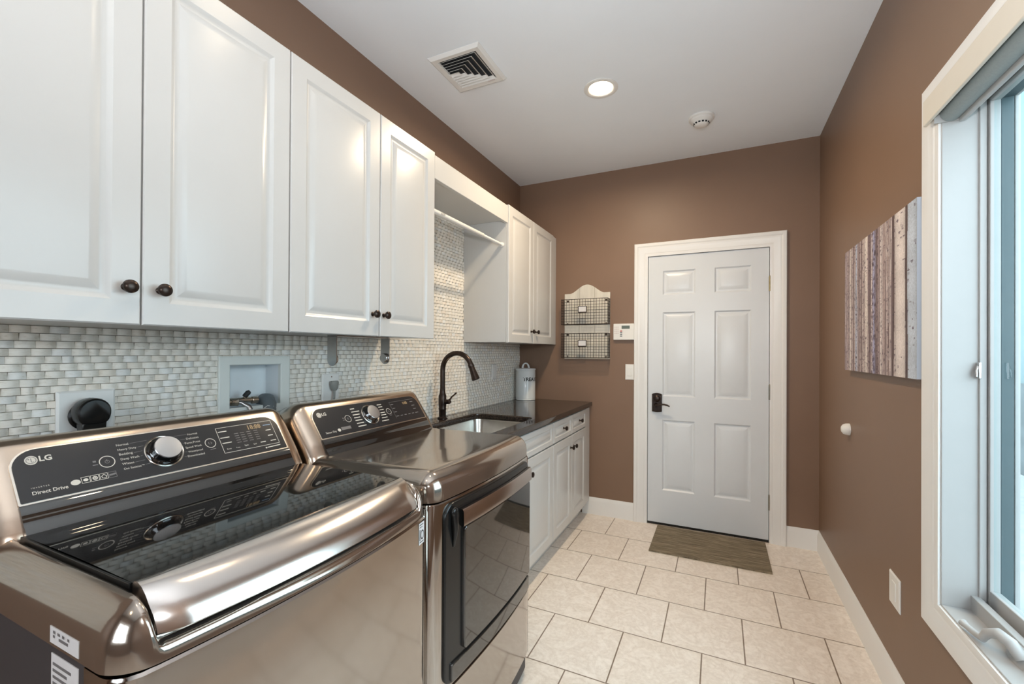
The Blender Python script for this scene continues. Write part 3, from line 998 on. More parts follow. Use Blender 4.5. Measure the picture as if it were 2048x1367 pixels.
def disc_on(mb, pl, u, v, ru, rv, lift, n=30):
    o_, ud, vd, nd = pl
    return mb.add([o_ + ud * (u + ru * math.cos(2 * math.pi * k / n)) + vd * (v + rv * math.sin(2 * math.pi * k / n)) + nd * lift for k in range(n)], [tuple(range(n))])


def dial(face, pl, u, v):
    o_, ud, vd, nd = pl
    c2 = o_ + ud * u + vd * v
    ax = (tuple(ud), tuple(vd), tuple(nd))
    base_ = build('dial_ring', MB().lathe([(0.0415, 0.003), (0.0415, 0.0050), (0.0400, 0.0060), (0.0385, 0.0052)], c2, ax, 48, True, False), silver_m, face, smooth=30)
    build('dial', MB().lathe([(0.0388, 0.0040), (0.0380, 0.0060), (0.0345, 0.0085), (0.0310, 0.012), (0.0300, 0.0225), (0.0285, 0.0245)], c2, ax, 48), blackglass_m, face, smooth=40)
    build('dial_cap', MB().lathe([(0.0292, 0.0225), (0.0292, 0.0242), (0.0280, 0.0256), (0.015, 0.0262)], c2, ax, 48), mat('dial_cap_silver', (0.52, 0.53, 0.55), 0.24, metal=0.9, noise=0.02), face, smooth=40)


LF = 0.0034


def build_print(name, mb, m, face, pl):
    """one printed layer split into the zones of the panel"""
    o_, ud, vd, nd = pl
    zones = {}
    for f in mb.f:
        c2 = sum((Vector(mb.v[i]) for i in f), Vector()) / len(f) - o_
        u, v = c2.dot(ud), c2.dot(vd)
        if u < 0.105 and v > 0.06:
            z_ = 'logo'
        elif u < 0.166:
            z_ = 'power_key' if v > 0.04 else 'badge'
        elif u < 0.258:
            z_ = 'cycle'
        elif u < 0.345:
            z_ = 'cycle_right'
        elif u < 0.3805:
            z_ = 'start_key'
        else:
            z_ = 'display'
        zones.setdefault(z_, []).append(f)
    for z_, fs in zones.items():
        used = sorted({i for f in fs for i in f})
        ix = {i: k for k, i in enumerate(used)}
        q = MB().add([mb.v[i] for i in used], [tuple(ix[i] for i in f) for f in fs])
        build(z_.replace('_right', '') + '_' + name, q, m, face, smooth=None)


def common_print(app, pl, face):
    pm = MB()
    # round emblem with a cut-out face line, and letters
    ring_on(pm, pl, 0.364, 0.0580, 0.0137, 0.0016, LF)
    ring_on(pm, pl, 0.1450, 0.0575, 0.0142, 0.0017, LF)
    disc_on(pm, pl, 0.0310, 0.0890, 0.0095, 0.0100, LF)
    o_, ud, vd, nd = pl
    pm2 = text_mb([('LG', 0.0425, 0.0845, 0.0190, 'l', 0.03)], o_, ud, vd, LF)
    pm.add(pm2.v, pm2.f)
    d2 = MB()
    ring_on(d2, pl, 0.0310, 0.0890, 0.0076, 0.0010, LF + 0.0003)
    bar_on(d2, pl, 0.0310, 0.0935, 0.0310, 0.0850, 0.0012, LF + 0.0003)
    bar_on(d2, pl, 0.0310, 0.0850, 0.0345, 0.0850, 0.0012, LF + 0.0003)
    disc_on(d2, pl, 0.0275, 0.0915, 0.0012, 0.0012, LF + 0.0003, 10)
    ring_on(d2, pl, 0.1450, 0.0575, 0.0042, 0.0010, LF)
    bar_on(d2, pl, 0.1450, 0.0575, 0.1450, 0.0630, 0.0012, LF)
    bar_on(d2, pl, 0.3600, 0.0545, 0.3600, 0.0615, 0.0014, LF)
    for a in ((0.3635, 0.0615, 0.3680, 0.0580), (0.3680, 0.0580, 0.3635, 0.0545)):
        bar_on(d2, pl, *a, 0.0013, LF)
    bar_on(d2, pl, 0.1210, 0.0625, 0.1265, 0.0625, 0.004, LF)
    bar_on(d2, pl, 0.1195, 0.0545, 0.1285, 0.0545, 0.0018, LF)
    bar_on(d2, pl, 0.358, 0.0395, 0.3725, 0.0400, 0.0016, LF)
    return pm, d2


def make_washer():
    app = App(-3.211, 0.030)
    t = thing('washing_machine', 'graphite steel top-loading washing machine with black glass lid, left of the dryer', 'washer', (0.48, app.yc, 0.0))
    build('cabinet', MB().rings([app.ring(0.022, 0.004), app.ring(0.868, 0.004)]), sidepaint_m, t, smooth=30)
    for fxx in (0.16, 0.80):
        for yy in (app.y0 + 0.06, app.y1 - 0.06):
            build('foot', MB().lathe([(0.024, 0.0), (0.024, 0.012), (0.012, 0.014), (0.012, 0.024)], (fxx, yy, 0.0005), 'z', 16), black_m, t)
    # steel front
    pts = app.ys()
    R = []
    for z_, ins in ((0.030, 0.004), (0.034, 0.0), (0.866, 0.0), (0.870, 0.004)):
        R.append([(app.fx(y) + 0.002 - ins, y, z_) for y in pts] + [(0.79, app.y1 + 0.0, z_), (0.79, app.y0 - 0.0, z_)])
    build('front_panel', MB().rings(R), steel_m, t, smooth=30)
    ly0, ly1 = -3.166, -2.570

    def rec(x, y, F, z_):
        e = min(y - ly0, ly1 - y)
        k = max(0.0, min(1.0, (e + 0.004) / 0.010))
        k = k * k * (3 - 2 * k)
        zr = 0.938
        if x > 0.79:
            zr = 0.938 - (x - 0.79) * 0.42
        lip = F - x
        if lip < 0.018:
            zr = min(zr, 0.8975) - 0.014 * (1 - math.sqrt(max(0, 1 - (1 - lip / 0.018) ** 2)))
        zr = max(zr, 0.883)
        if x < 0.41:
            k = 0
        return z_ * (1 - k) + min(z_, zr) * k
    build('top_cover', deck(app, 0.968, 0.8725, 0.072, 0.072, rec), deck_m, t, smooth=70, weld=0.0002)
    # lid: black glass with frame, handle bar in front
    lid = MB()
    yy = [ly0 + 0.005 + (ly1 - ly0 - 0.010) * k / 20 for k in range(21)]
    xx = [0.428, 0.432] + [0.44 + 0.365 * k / 10 for k in range(11)]
    vs = [(x, y, 0.9655 + 0.0025 * (1 - ((x - 0.62) / 0.19) ** 2) - (0.0025 if x < 0.43 else 0)) for y in yy for x in xx]
    n = len(xx)
    lid.add(vs, [(i * n + j, i * n + j + 1, (i + 1) * n + j + 1, (i + 1) * n + j) for i in range(20) for j in range(n - 1)])
    x0_, x1_ = xx[0], xx[-1]
    lid.box(x0_, x1_, yy[0], yy[-1], 0.945, 0.9615)
    lo = build('lid', lid, blackglass_m, t, smooth=30)
    for ya in (ly0 + 0.001, ly1 - 0.005):
        build('lid_frame', B(0.43, 0.80, ya, ya + 0.004, 0.946, 0.966), black_m, lo, smooth=None, bevel=0.001)
    hb = []
    ysl = [ly0 + 0.004 + (ly1 - ly0 - 0.008) * k / 24 for k in range(25)]
    for q, y in enumerate(ysl):
        e = min(y - ysl[0], ysl[-1] - y)
        rd = 0.0 if e > 0.02 else 0.012 * (1 - math.sqrt(max(0, 1 - (1 - e / 0.02) ** 2)))
        sh = app.fx(y) - AXE - app.bulge - rd
        prof = [(0.8045, 0.9655), (0.815, 0.9705), (0.830, 0.9705), (0.848, 0.966), (0.866, 0.957), (0.881, 0.9455), (0.893, 0.9325), (0.9010, 0.9190), (0.9035, 0.9100), (0.9000, 0.9065), (0.890, 0.9090), (0.870, 0.928), (0.840, 0.946), (0.8045, 0.948)]
        hb.append([(x + sh * max(0, min(1, (x - 0.80) / 0.08)), y, z_) for x, z_ in prof])
    build('lid_handle', MB().rings(hb), chrome_m, lo, smooth=45)
    face, pl = console(app, t, 'w')
    o_, ud, vd, nd = pl
    dial(face, pl, 0.2565, 0.0585)
    pm, d2 = common_print(app, pl, face)
    items = []
    for s_, v, wd in (('Normal', .0905, .0227), ('Heavy Duty', .0787, .0355), ('Bedding', .0665, .0254), ('Deep Wash', .0545, .0350), ('Whites', .0422, .0222), ('Oxi Sanitize\u2122', .0302, .0395)):
        items.append((s_, 0.1692, v, wd, 'l', 0.0))
    for s_, v, wd in (('Normal', .0905, .0226), ('Delicates', .0787, .0294), ('Perm.Press', .0665, .0359), ('Speed Wash', .0545, .0379), ('Waterproof', .0422, .0356), ('Downloaded', .0302, .0398)):
        items.append((s_, 0.3413, v, wd, 'r', 0.0))
    items += [('Direct Drive', 0.0205, 0.0150, 0.0522, 'l', 0.015), ('I N V E R T E R', 0.0210, 0.0280, 0.0260, 'l', 0.0)]
    q = text_mb(items, o_, ud, vd, LF); pm.add(q.v, q.f)
    disc_on(pm, pl, 0.0853, 0.0236, 0.0078, 0.0060, LF)
    # leader lines round the dial
    for (a, b2) in (((.1945, .0930), (.2290, .0944)), ((.2070, .0806), (.2190, .0816)), ((.1965, .0680), (.2136, .0694)), ((.2070, .0565), (.2118, .0576)), ((.1935, .0440), (.2130, .0452)), ((.2105, .0340), (.2200, .0338)),
                    ((.2870, .0938), (.3170, .0937)), ((.2975, .0816), (.3100, .0811)), ((.3010, .0702), (.3045, .0695)), ((.2990, .0463), (.3040, .0450)), ((.2940, .0338), (.3005, .0332))):
        bar_on(d2, pl, *a, *b2, 0.0008, LF)
    # badge row
    for k in range(4):
        u = 0.0945 + k * 0.0152
        for a in ((u, .0185, u + .0142, .0185), (u, .0318, u + .0142, .0318), (u + .0004, .0185, u + .0004, .0318), (u + .0138, .0185, u + .0138, .0318)):
            bar_on(pm if k < 3 else d2, pl, *a, 0.0009, LF)
    disc_on(pm, pl, .1017, .0250, .0042, .0032, LF); disc_on(pm, pl, .1170, .0250, .0044, .0044, LF)
    ring_on(d2, pl, .1170, .0250, .0026, .0010, LF + .0003)
    for a in ((.1275, .0250, .1322, .0292), (.1322, .0292, .1369, .0250), (.1285, .0250, .1285, .0212), (.1359, .0250, .1359, .0212), (.1285, .0212, .1359, .0212)):
        bar_on(pm, pl, *a, 0.0011, LF)
    bar_on(d2, pl, .1415, .0250, .1530, .0262, .004, LF)
    # display outline
    for a in ((.3893, .0973, .5518, .0978), (.5515, .0978, .5515, .0203), (.5515, .0203, .3893, .0208), (.3893, .0208, .3893, .0973)):
        bar_on(pm, pl, *a, 0.0012, LF)
    for (u0_, u1_, v) in ((.3925, .4155, .0852), (.3925, .4171, .0663), (.3926, .4179, .0500)):
        bar_on(pm, pl, u0_, v, u1_, v, 0.0026, LF)
    items = [('Temp.', .4232, .0290, .0120, 'l', 0), ('Spin', .4480, .0300, .0110, 'l', 0), ('Soil', .4741, .0290, .0085, 'l', 0), ('Rinse', .3990, .0295, .0115, 'l', 0)]
    q = text_mb(items, o_, ud, vd, LF); pm.add(q.v, q.f)
    for (u0_, u1_, v) in ((.5255, .5420, .0676), (.5261, .5420, .0497), (.5274, .5450, .0320), (.4960, .5120, .0325)):
        bar_on(pm, pl, u0_, v, u1_, v, 0.0026, LF)
    bar_on(pm, pl, .5100, .0125, .5512, .0135, 0.0026, LF); disc_on(pm, pl, .5060, .0122, .0026, .0026, LF, 12)
    build_print('print', pm, print_m, face, pl)
    for u in (.432, .449, .468, .489):
        for v in (.045, .052, .059, .066, .073):
            bar_on(d2, pl, u, v, u + 0.012, v, 0.0018, LF)
    build_print('faint_print', d2, dimprint_m, face, pl)
    am = text_mb([('18:88', .4765, .0790, .0390, 'l', 0.02)], o_, ud, vd, LF)
    build('display_digits', am, amber_m, face, smooth=None)
    bl = MB(); bar_on(bl, pl, .5232, .0850, .5470, .0845, .0022, LF)
    build('blue_print', bl, blueprint_m, face, smooth=None)
    # stickers
    def on_front(u, v, lift=0.0028):
        return Vector((app.fx(u) + lift, u, v))
    a0, a1, b0, b1 = -2.583, -2.5555, 0.806, 0.862
    lab = MB().add([on_front(a0 + (a1 - a0) * i / 6, z_) for i in range(7) for z_ in (b0, b1)], [(2 * i, 2 * i + 2, 2 * i + 3, 2 * i + 1) for i in range(6)])
    lb = build('warranty_sticker', lab, stick_m, t, smooth=None)
    ik = text_mb([('1', a0 + 0.003, 0.818, 0.0035, 'l', 0.04)], (0, 0, 0), (0, 1, 0), (0, 0, 1), 0, lambda a, c2: on_front(a, 0.818 + (c2 - 0.818) * 1.9, 0.0032))
    vs = []
    n = 28
    for k in range(n):
        for rr in (1.0, 0.70):
            vs.append(on_front(a0 + 0.0168 + 0.0085 * rr * math.cos(2 * math.pi * k / n), 0.8295 + 0.0125 * rr * math.sin(2 * math.pi * k / n), 0.0032))
    ik.add(vs, [(2 * k, 2 * ((k + 1) % n), 2 * ((k + 1) % n) + 1, 2 * k + 1) for k in range(n)])
    for (z_, ua, ub, w_) in ((0.8555, .003, .022, .0022), (0.8495, .003, .018, .0018), (0.8110, .003, .024, .0022)):
        ik.add([on_front(a0 + ua, z_, .0032), on_front(a0 + ub, z_, .0032), on_front(a0 + ub, z_ + w_, .0032), on_front(a0 + ua, z_ + w_, .0032)], [(0, 1, 2, 3)])
    build('sticker_print', ik, ink_m, lb, smooth=None)
    ysd = app.y0 - 0.0006
    ss = build('serial_sticker', B(0.690, 0.776, ysd, ysd + 0.001, 0.8775, 0.9015), stick_m, t, smooth=None)
    mk_ = MB()
    for (xa, xb_, za) in ((.700, .708, .893), (.714, .722, .893), (.728, .735, .893), (.744, .750, .893), (.700, .706, .887), (.718, .746, .886)):
        mk_.add([(xa, ysd - .0003, za), (xb_, ysd - .0003, za), (xb_, ysd - .0003, za + .004), (xa, ysd - .0003, za + .004)], [(0, 1, 2, 3)])
    build('sticker_print', mk_, dimprint_m, ss, smooth=None)
    ysd = app.y0 + 0.0030
    es = build('rating_sticker', B(0.684, 0.766, ysd, ysd + 0.0015, 0.775, 0.858), stick_m, t, smooth=None)
    mk_ = MB()
    for k in range(7):
        mk_.box(0.690, 0.745 - (k % 3) * 0.006, ysd - 0.0004, ysd, 0.785 + k * 0.0095, 0.789 + k * 0.0095)
    mk_.box(0.750, 0.757, ysd - 0.0004, ysd, 0.800, 0.822)
    build('sticker_print', mk_, dimprint_m, es, smooth=None)
    return app


def make_dryer():
    app = App(-2.511, 0.020)
    t = thing('clothes_dryer', 'graphite steel front-loading clothes dryer with smoked glass door, beside the sink counter', 'dryer', (0.48, app.yc, 0.0))
    build('cabinet', MB().rings([app.ring(0.022, 0.004), app.ring(0.876, 0.004)]), sidepaint_m, t, smooth=30)
    for fxx in (0.16, 0.80):
        for yy in (app.y0 + 0.06, app.y1 - 0.06):
            build('foot', MB().lathe([(0.024, 0.0), (0.024, 0.012), (0.012, 0.014), (0.012, 0.024)], (fxx, yy, 0.0005), 'z', 16), black_m, t)
    pts = app.ys()
    R = []
    for z_, ins in ((0.074, 0.004), (0.078, 0.0), (0.878, 0.0), (0.881, 0.003)):
        R.append([(app.fx(y) + 0.002 - ins, y, z_) for y in pts] + [(0.79, app.y1, z_), (0.79, app.y0, z_)])
    build('front_panel', MB().rings(R), steel_m, t, smooth=30)
    build('top_cover', deck(app, 0.966, 0.8845, 0.055, 0.055,
                            lambda x, y, F, z_: z_ - (0.003 * max(0, min(1, (min(y - app.y0, app.y1 - y) - 0.030) / 0.015)) * max(0, min(1, (F - 0.07 - x) / 0.12)) if x > 0.3 else 0)), deck_m, t, smooth=70, weld=0.0002)
    face, pl = console(app, t, 'd')
    o_, ud, vd, nd = pl
    dial(face, pl, 0.2590, 0.0585)
    pm, d2 = common_print(app, pl, face)
    q = text_mb([('Sensor Dry', 0.0250, 0.0152, 0.0458, 'l', 0.01)], o_, ud, vd, LF); pm.add(q.v, q.f)
    disc_on(pm, pl, .0848, .0205, .0068, .0060, LF)
    bar_on(d2, pl, .0957, .0235, .1396, .0235, .0115, LF)
    for (v, u1_) in ((.0937, .1947), (.0810, .2133), (.0682, .2081), (.0560, .2044), (.0445, .2086), (.0318, .2093), (.0192, .2149)):
        bar_on(pm, pl, .1740, v, u1_, v, .0036, LF)
    for (v, u0_) in ((.0940, .3170), (.0833, .3190), (.0705, .3180), (.0575, .3150), (.0473, .3130), (.0350, .3092), (.0217, .3017)):
        bar_on(pm, pl, u0_, v, .3415, v, .0032, LF)
    for a in ((.3900, .0975, .5485, .0985), (.3900, .0975, .3890, .0212)):
        bar_on(d2, pl, *a, 0.0010, LF)
    for v in (.0860, .0670, .0500, .0300):
        bar_on(d2, pl, .3935, v, .4100, v, .0028, LF)
        bar_on(d2, pl, .5180, v, .5380, v, .0028, LF)
    for u in (.420, .445, .470, .495):
        bar_on(d2, pl, u, .030, u + .014, .030, .003, LF)
    build_print('print', pm, print_m, face, pl)
    build_print('faint_print', d2, dimprint_m, face, pl)
    build('display_digits', text_mb([('0:88', .468, .079, .030, 'l', 0.02)], o_, ud, vd, LF), amber_m, face, smooth=None)

    # door: black rounded panel following the bulge
    def fr(y, lift):
        return app.fx(y) + lift

    def curved_panel(mb, y0, y1, z0, z1, r, lift0, lift1, edge=0.004, n=28):
        rings_ = []
        for lf, ins in ((lift0, 0), (lift1 - edge, 0), (lift1 - edge * 0.3, edge * 0.35), (lift1, edge)):
            pl_ = []
            a0_, a1_, c0_, c1_ = y0 + ins, y1 - ins, z0 + ins, z1 - ins
            rr = max(0.001, r - ins)
            base_ = []
            for cy_, cz_, ang in ((a1_ - rr, c1_ - rr, 0), (a0_ + rr, c1_ - rr, 90), (a0_ + rr, c0_ + rr, 180), (a1_ - rr, c0_ + rr, 270)):
                for k in range(7):
                    th = math.radians(ang + 90 * k / 6)
                    base_.append((cy_ + rr * math.cos(th), cz_ + rr * math.sin(th)))
            dense = []
            for i in range(len(base_)):
                p, q_ = base_[i], base_[(i + 1) % len(base_)]
                m_ = max(1, int(abs(q_[0] - p[0]) / 0.03))
                for k in range(m_):
                    dense.append((p[0] + (q_[0] - p[0]) * k / m_, p[1] + (q_[1] - p[1]) * k / m_))
            rings_.append([(fr(a, lf), a, c2) for a, c2 in dense])
        return mb, rings_

    def panel(name, y0, y1, z0, z1, r, l0, l1, m_, par, edge=0.004):
        mb, R_ = curved_panel(MB(), y0, y1, z0, z1, r, l0, l1, edge)
        mb.rings(R_, True, False)
        # cap split into strips so that it follows the curve
        top = R_[-1]
        up_ = sorted([p for p in top if p[2] > (z0 + z1) / 2], key=lambda p: p[1])
        dn_ = sorted([p for p in top if p[2] <= (z0 + z1) / 2], key=lambda p: p[1])
        n_ = min(len(up_), len(dn_))
        mb.add(up_[:n_] + dn_[:n_], [(k, k + 1, n_ + k + 1, n_ + k) for k in range(n_ - 1)])
        return build(name, mb, m_, par, smooth=35)
    dr = panel('door', -2.466, -1.868, 0.352, 0.872, 0.040, 0.0, 0.010, black_m, t)
    panel('door_glass', -2.385, -1.876, 0.425, 0.790, 0.012, 0.009, 0.020, doorglass_m, dr, 0.003)
    # black frame rail below the glass
    panel('door_lower_rail', -2.440, -1.876, 0.360, 0.412, 0.006, 0.009, 0.017, doorglass_m, dr, 0.003)
    # handle bar with its recess above
    hb = []
    ysl = [-2.402 + (-1.876 + 2.402) * k / 20 for k in range(21)]
    for y in ysl:
        hb.append([(fr(y, d_), y, z_) for d_, z_ in ((0.008, 0.800), (0.022, 0.792), (0.027, 0.797), (0.026, 0.838), (0.022, 0.845), (0.012, 0.845), (0.012, 0.838), (0.008, 0.830))])
    build('door_handle', MB().rings(hb), bar_m, dr, smooth=30)
    pv = MB().lathe([(0.012, 0), (0.014, 0.004), (0.014, 0.010), (0.010, 0.014)], (fr(-2.432, 0.008), -2.432, 0.846), 'x', 18)
    pv.tube([(fr(-2.432, 0.014), -2.432, 0.846), (fr(-2.430, 0.018), -2.430, 0.800), (fr(-2.428, 0.010), -2.428, 0.745)], [0.011, 0.010, 0.004], 12)
    build('door_hinge_cover', pv, black_m, dr, smooth=50)
    # lower drawer panel line and toe
    panel('lower_panel', -2.500, -1.836, 0.084, 0.340, 0.012, 0.001, 0.006, steel_m, t, 0.003)
    build('kick_plate', MB().rings([[(app.fx(y) - 0.012, y, z_) for y in pts[2:-2]] + [(0.80, app.y1 - 0.01, z_), (0.80, app.y0 + 0.01, z_)] for z_ in (0.024, 0.073)]), black_m, t, smooth=30)
    return app


make_washer()
make_dryer()

# ================================================================== ON THE LEFT WALL
SX = 0.0105      # face of the mosaic


def wall_plate(mb, y0, y1, z0, z1, x=SX):
    R_ = [[(x + d, y0 + i, z0 + i), (x + d, y1 - i, z0 + i), (x + d, y1 - i, z1 - i), (x + d, y0 + i, z1 - i)] for i, d in ((0, -0.004), (0, 0.002), (0.005, 0.006))]
    return mb.rings(R_)


t = thing('dryer_outlet', 'square white outlet plate behind the washer holding the big black plug', 'outlet', (SX, -2.914, 1.08))
build('plate', wall_plate(MB(), -2.976, -2.852, 1.078, 1.196), plas_m, t, smooth=20)
build('receptacle', MB().lathe([(0.040, 0.004), (0.040, 0.010), (0.036, 0.013)], (SX, -2.915, 1.128), 'x', 28), black_m, t)
t = thing('power_plug', 'big black dryer plug with cord in the square outlet behind the washer', 'plug', (0.05, -2.915, 1.0))
pg = MB()
R = []
for d, k in ((0.0135, 0.86), (0.016, 0.95), (0.024, 1.0), (0.048, 1.0), (0.055, 0.95), (0.058, 0.84)):
    ring = []
    for q in range(28):
        th = 2 * math.pi * q / 28
        yy, zz = 0.037 * math.cos(th), 0.037 * math.sin(th)
        if zz < 0:
            yy = 0.037 * math.copysign(min(1, abs(math.cos(th)) ** 0.45), math.cos(th))
            zz *= 0.95
        ring.append((SX + d, -2.917 + yy * k, 1.140 + zz * k))
    R.append(ring)
pg.rings(R)
build('plug_body', pg, black_m, t, smooth=35)
build('strain_relief', MB().rings([[(SX + 0.038 + 0.018 * a * k, -2.917 + 0.026 * c2 * k, z_) for a, c2 in ((1, 1), (-1, 1), (-1, -1), (1, -1))] for z_, k in ((1.112, 1.0), (1.085, 0.95), (1.070, 0.7))]), black_m, t, smooth=30, bevel=0.003)
build('cord', MB().tube([(SX + 0.038, -2.917, 1.078), (SX + 0.040, -2.915, 1.02), (0.06, -2.85, 0.93), (0.065, -2.70, 0.80), (0.06, -2.55, 0.5)], 0.009, 12), black_m, t, smooth=60)

# washer supply box
t = thing('washer_supply_box', 'pale recessed plumbing box in the stone wall between washer and cabinet', 'plumbing box', (0.0, -2.424, 1.07))
fr_ = MB()
o4 = lambda y0, y1, z0, z1, x: [(x, y0, z0), (x, y1, z0), (x, y1, z1), (x, y0, z1)]
fr_.rings([o4(-2.564, -2.284, 1.066, 1.286, 0.004), o4(-2.564, -2.284, 1.066, 1.286, 0.0135), o4(-2.560, -2.288, 1.070, 1.282, 0.0155), o4(-2.527, -2.322, 1.097, 1.256, 0.0155), o4(-2.524, -2.325, 1.100, 1.253, 0.0125), o4(-2.524, -2.325, 1.100, 1.253, -0.001)], False, False)
build('frame', fr_, boxp_m, t, smooth=20)
bi = MB().rings([o4(-2.524, -2.325, 1.100, 1.253, -0.001), o4(-2.524, -2.325, 1.100, 1.253, -0.075)], False, True)
build('recess', bi, boxin_m, t, smooth=None)
vx = -0.022
vm = MB().tube([(vx, -2.522, 1.118), (vx, -2.470, 1.122), (vx, -2.430, 1.121), (vx, -2.405, 1.119)], [0.010, 0.011, 0.0105, 0.0095], 12)
vm.lathe([(0.013, -0.014), (0.015, -0.012), (0.015, 0.012), (0.013, 0.014)], (vx + 0.004, -2.490, 1.119), 'y', 12)
vm.lathe([(0.012, -0.012), (0.014, -0.010), (0.014, 0.010), (0.012, 0.012)], (vx + 0.004, -2.412, 1.119), 'y', 10)
vm.tube([(vx, -2.446, 1.122), (vx + 0.004, -2.444, 1.140)], [0.009, 0.008], 10)
build('valve', vm, brass_m, t, smooth=40)
build('valve_lever', MB().tube([(vx + 0.004, -2.451, 1.135), (vx + 0.012, -2.441, 1.150), (vx + 0.014, -2.436, 1.154)], [0.009, 0.010, 0.006], 10), ink_m, t, smooth=40)
t = thing('supply_hose', 'braided metal supply hose curving down from the valve of the plumbing box', 'hose', (0.02, -2.46, 0.95))
hp = [(vx + 0.006, -2.484, 1.118), (0.000, -2.470, 1.115), (0.018, -2.456, 1.100), (0.028, -2.449, 1.070), (0.034, -2.446, 1.02), (0.05, -2.446, 0.9), (0.06, -2.45, 0.78)]
build('braided_tube', MB().tube(hp, 0.0085, 12), brushed_m, t, smooth=60)
build('hose_nut', MB().tube([(vx + 0.004, -2.496, 1.118), (vx + 0.010, -2.478, 1.117)], 0.0135, 8), brass_m, t)
t = thing('drain_hose', 'fat grey drain hose hooked into the right side of the plumbing box', 'hose', (0.02, -2.37, 0.95))
hp = [(-0.045, -2.360, 1.102), (-0.030, -2.362, 1.113), (-0.008, -2.366, 1.114), (0.014, -2.374, 1.100), (0.026, -2.380, 1.070), (0.036, -2.384, 1.03), (0.05, -2.385, 0.9), (0.06, -2.385, 0.78)]
build('grey_tube', MB().tube(hp, [0.026, 0.0265, 0.027, 0.026, 0.022, 0.019, 0.018, 0.018], 18), greyrub_m, t, smooth=60)
build('tie', MB().tube([(0.016, -2.404, 1.083), (0.034, -2.395, 1.098), (0.040, -2.375, 1.094), (0.036, -2.358, 1.085)], 0.0016, 6), plas_m, t)

t = thing('gas_outlet_plate', 'narrow white outlet plate behind the dryer console', 'outlet', (SX, -2.078, 1.07))
build('plate', wall_plate(MB(), -2.124, -2.030, 1.070, 1.206), plas_m, t, smooth=20)
build('screw', MB().lathe([(0.003, 0.005), (0.003, 0.0068)], (SX, -2.075, 1.191), 'x', 10), brushed_m, t)
t = thing('small_plug', 'grey plug and cord in the narrow plate behind the dryer', 'plug', (0.03, -2.07, 1.0))
R = []
for z_, wy, wx in ((1.130, 0.010, 0.008), (1.140, 0.018, 0.012), (1.158, 0.021, 0.014), (1.168, 0.0215, 0.014), (1.173, 0.017, 0.011)):
    R.append([(SX + 0.0075 + 0.012 + wx * math.cos(2 * math.pi * q / 16), -2.0705 + wy * math.sin(2 * math.pi * q / 16), z_) for q in range(16)])
build('plug_body', MB().rings(R), mat('grey_plug', (0.26, 0.26, 0.24), 0.5, noise=0.03), t, smooth=40)
build('cord', MB().tube([(SX + 0.020, -2.0705, 1.135), (SX + 0.022, -2.074, 1.10), (SX + 0.03, -2.085, 1.05), (0.06, -2.09, 0.9), (0.06, -2.1, 0.7)], 0.0045, 10), MATS['grey_plug'], t, smooth=60)

t = thing('rocker_outlet', 'white wall plate on the stone mosaic beside the treats canister', 'outlet', (SX, -0.495, 1.094))
build('plate', wall_plate(MB(), -0.530, -0.458, 1.092, 1.210), plas_m, t, smooth=20)
build('rocker', B(SX + 0.005, SX + 0.0085, -0.512, -0.476, 1.118, 1.184), plas_m, t, smooth=None, bevel=0.001)

# steel paper towel bar under the cabinet
t = thing('towel_bar_bracket', 'brushed steel paper towel holder mounted under the wall cabinet above the dryer', 'towel holder', (0.2, -2.09, 1.25))
build('top_strip', B(0.172, 0.222, -2.2400, -1.9320, 1.3635, 1.3685), brushed_m, t, smooth=None, bevel=0.0005)
for y in (-2.2400, -1.9350):
    poly = [(0.172, 1.3655), (0.222, 1.3655)] + [(0.197 + 0.025 * math.cos(th), 1.272 + 0.025 * math.sin(th)) for th in [-math.pi * k / 12 for k in range(13)]]
    build('side_plate', MB().prism(poly, lambda a, c2, d: (a, d, c2), y, y + 0.003), brushed_m, t, smooth=30)
build('end_knob', MB().lathe([(0.020, 0.0), (0.021, 0.002), (0.021, 0.010), (0.019, 0.013)], (0.197, -1.9350, 1.275), '-y', 24), brushed_m, t)
build('end_knob', MB().lathe([(0.020, 0.0), (0.021, 0.002), (0.021, 0.010), (0.019, 0.013)], (0.197, -2.237, 1.275), 'y', 24), brushed_m, t)

# ================================================================== ON THE BACK WALL
t = thing('mail_organizer', 'whitewashed wood mail organizer with two wire baskets hanging on the brown wall', 'organizer', (0.6, -0.03, 1.25))
bx0, bx1, bz0, bz1 = 0.418, 0.797, 1.250, 1.785
mb = MB()
n = 36
topc = []
for k in range(n + 1):
    u = k / n
    s_ = 0.0
    if 0.13 < u < 0.87:
        s_ = 0.070 * (0.5 - 0.5 * math.cos(2 * math.pi * (u - 0.13) / 0.74))**0.8
    topc.append((bx0 + (bx1 - bx0) * u, bz1 + s_))
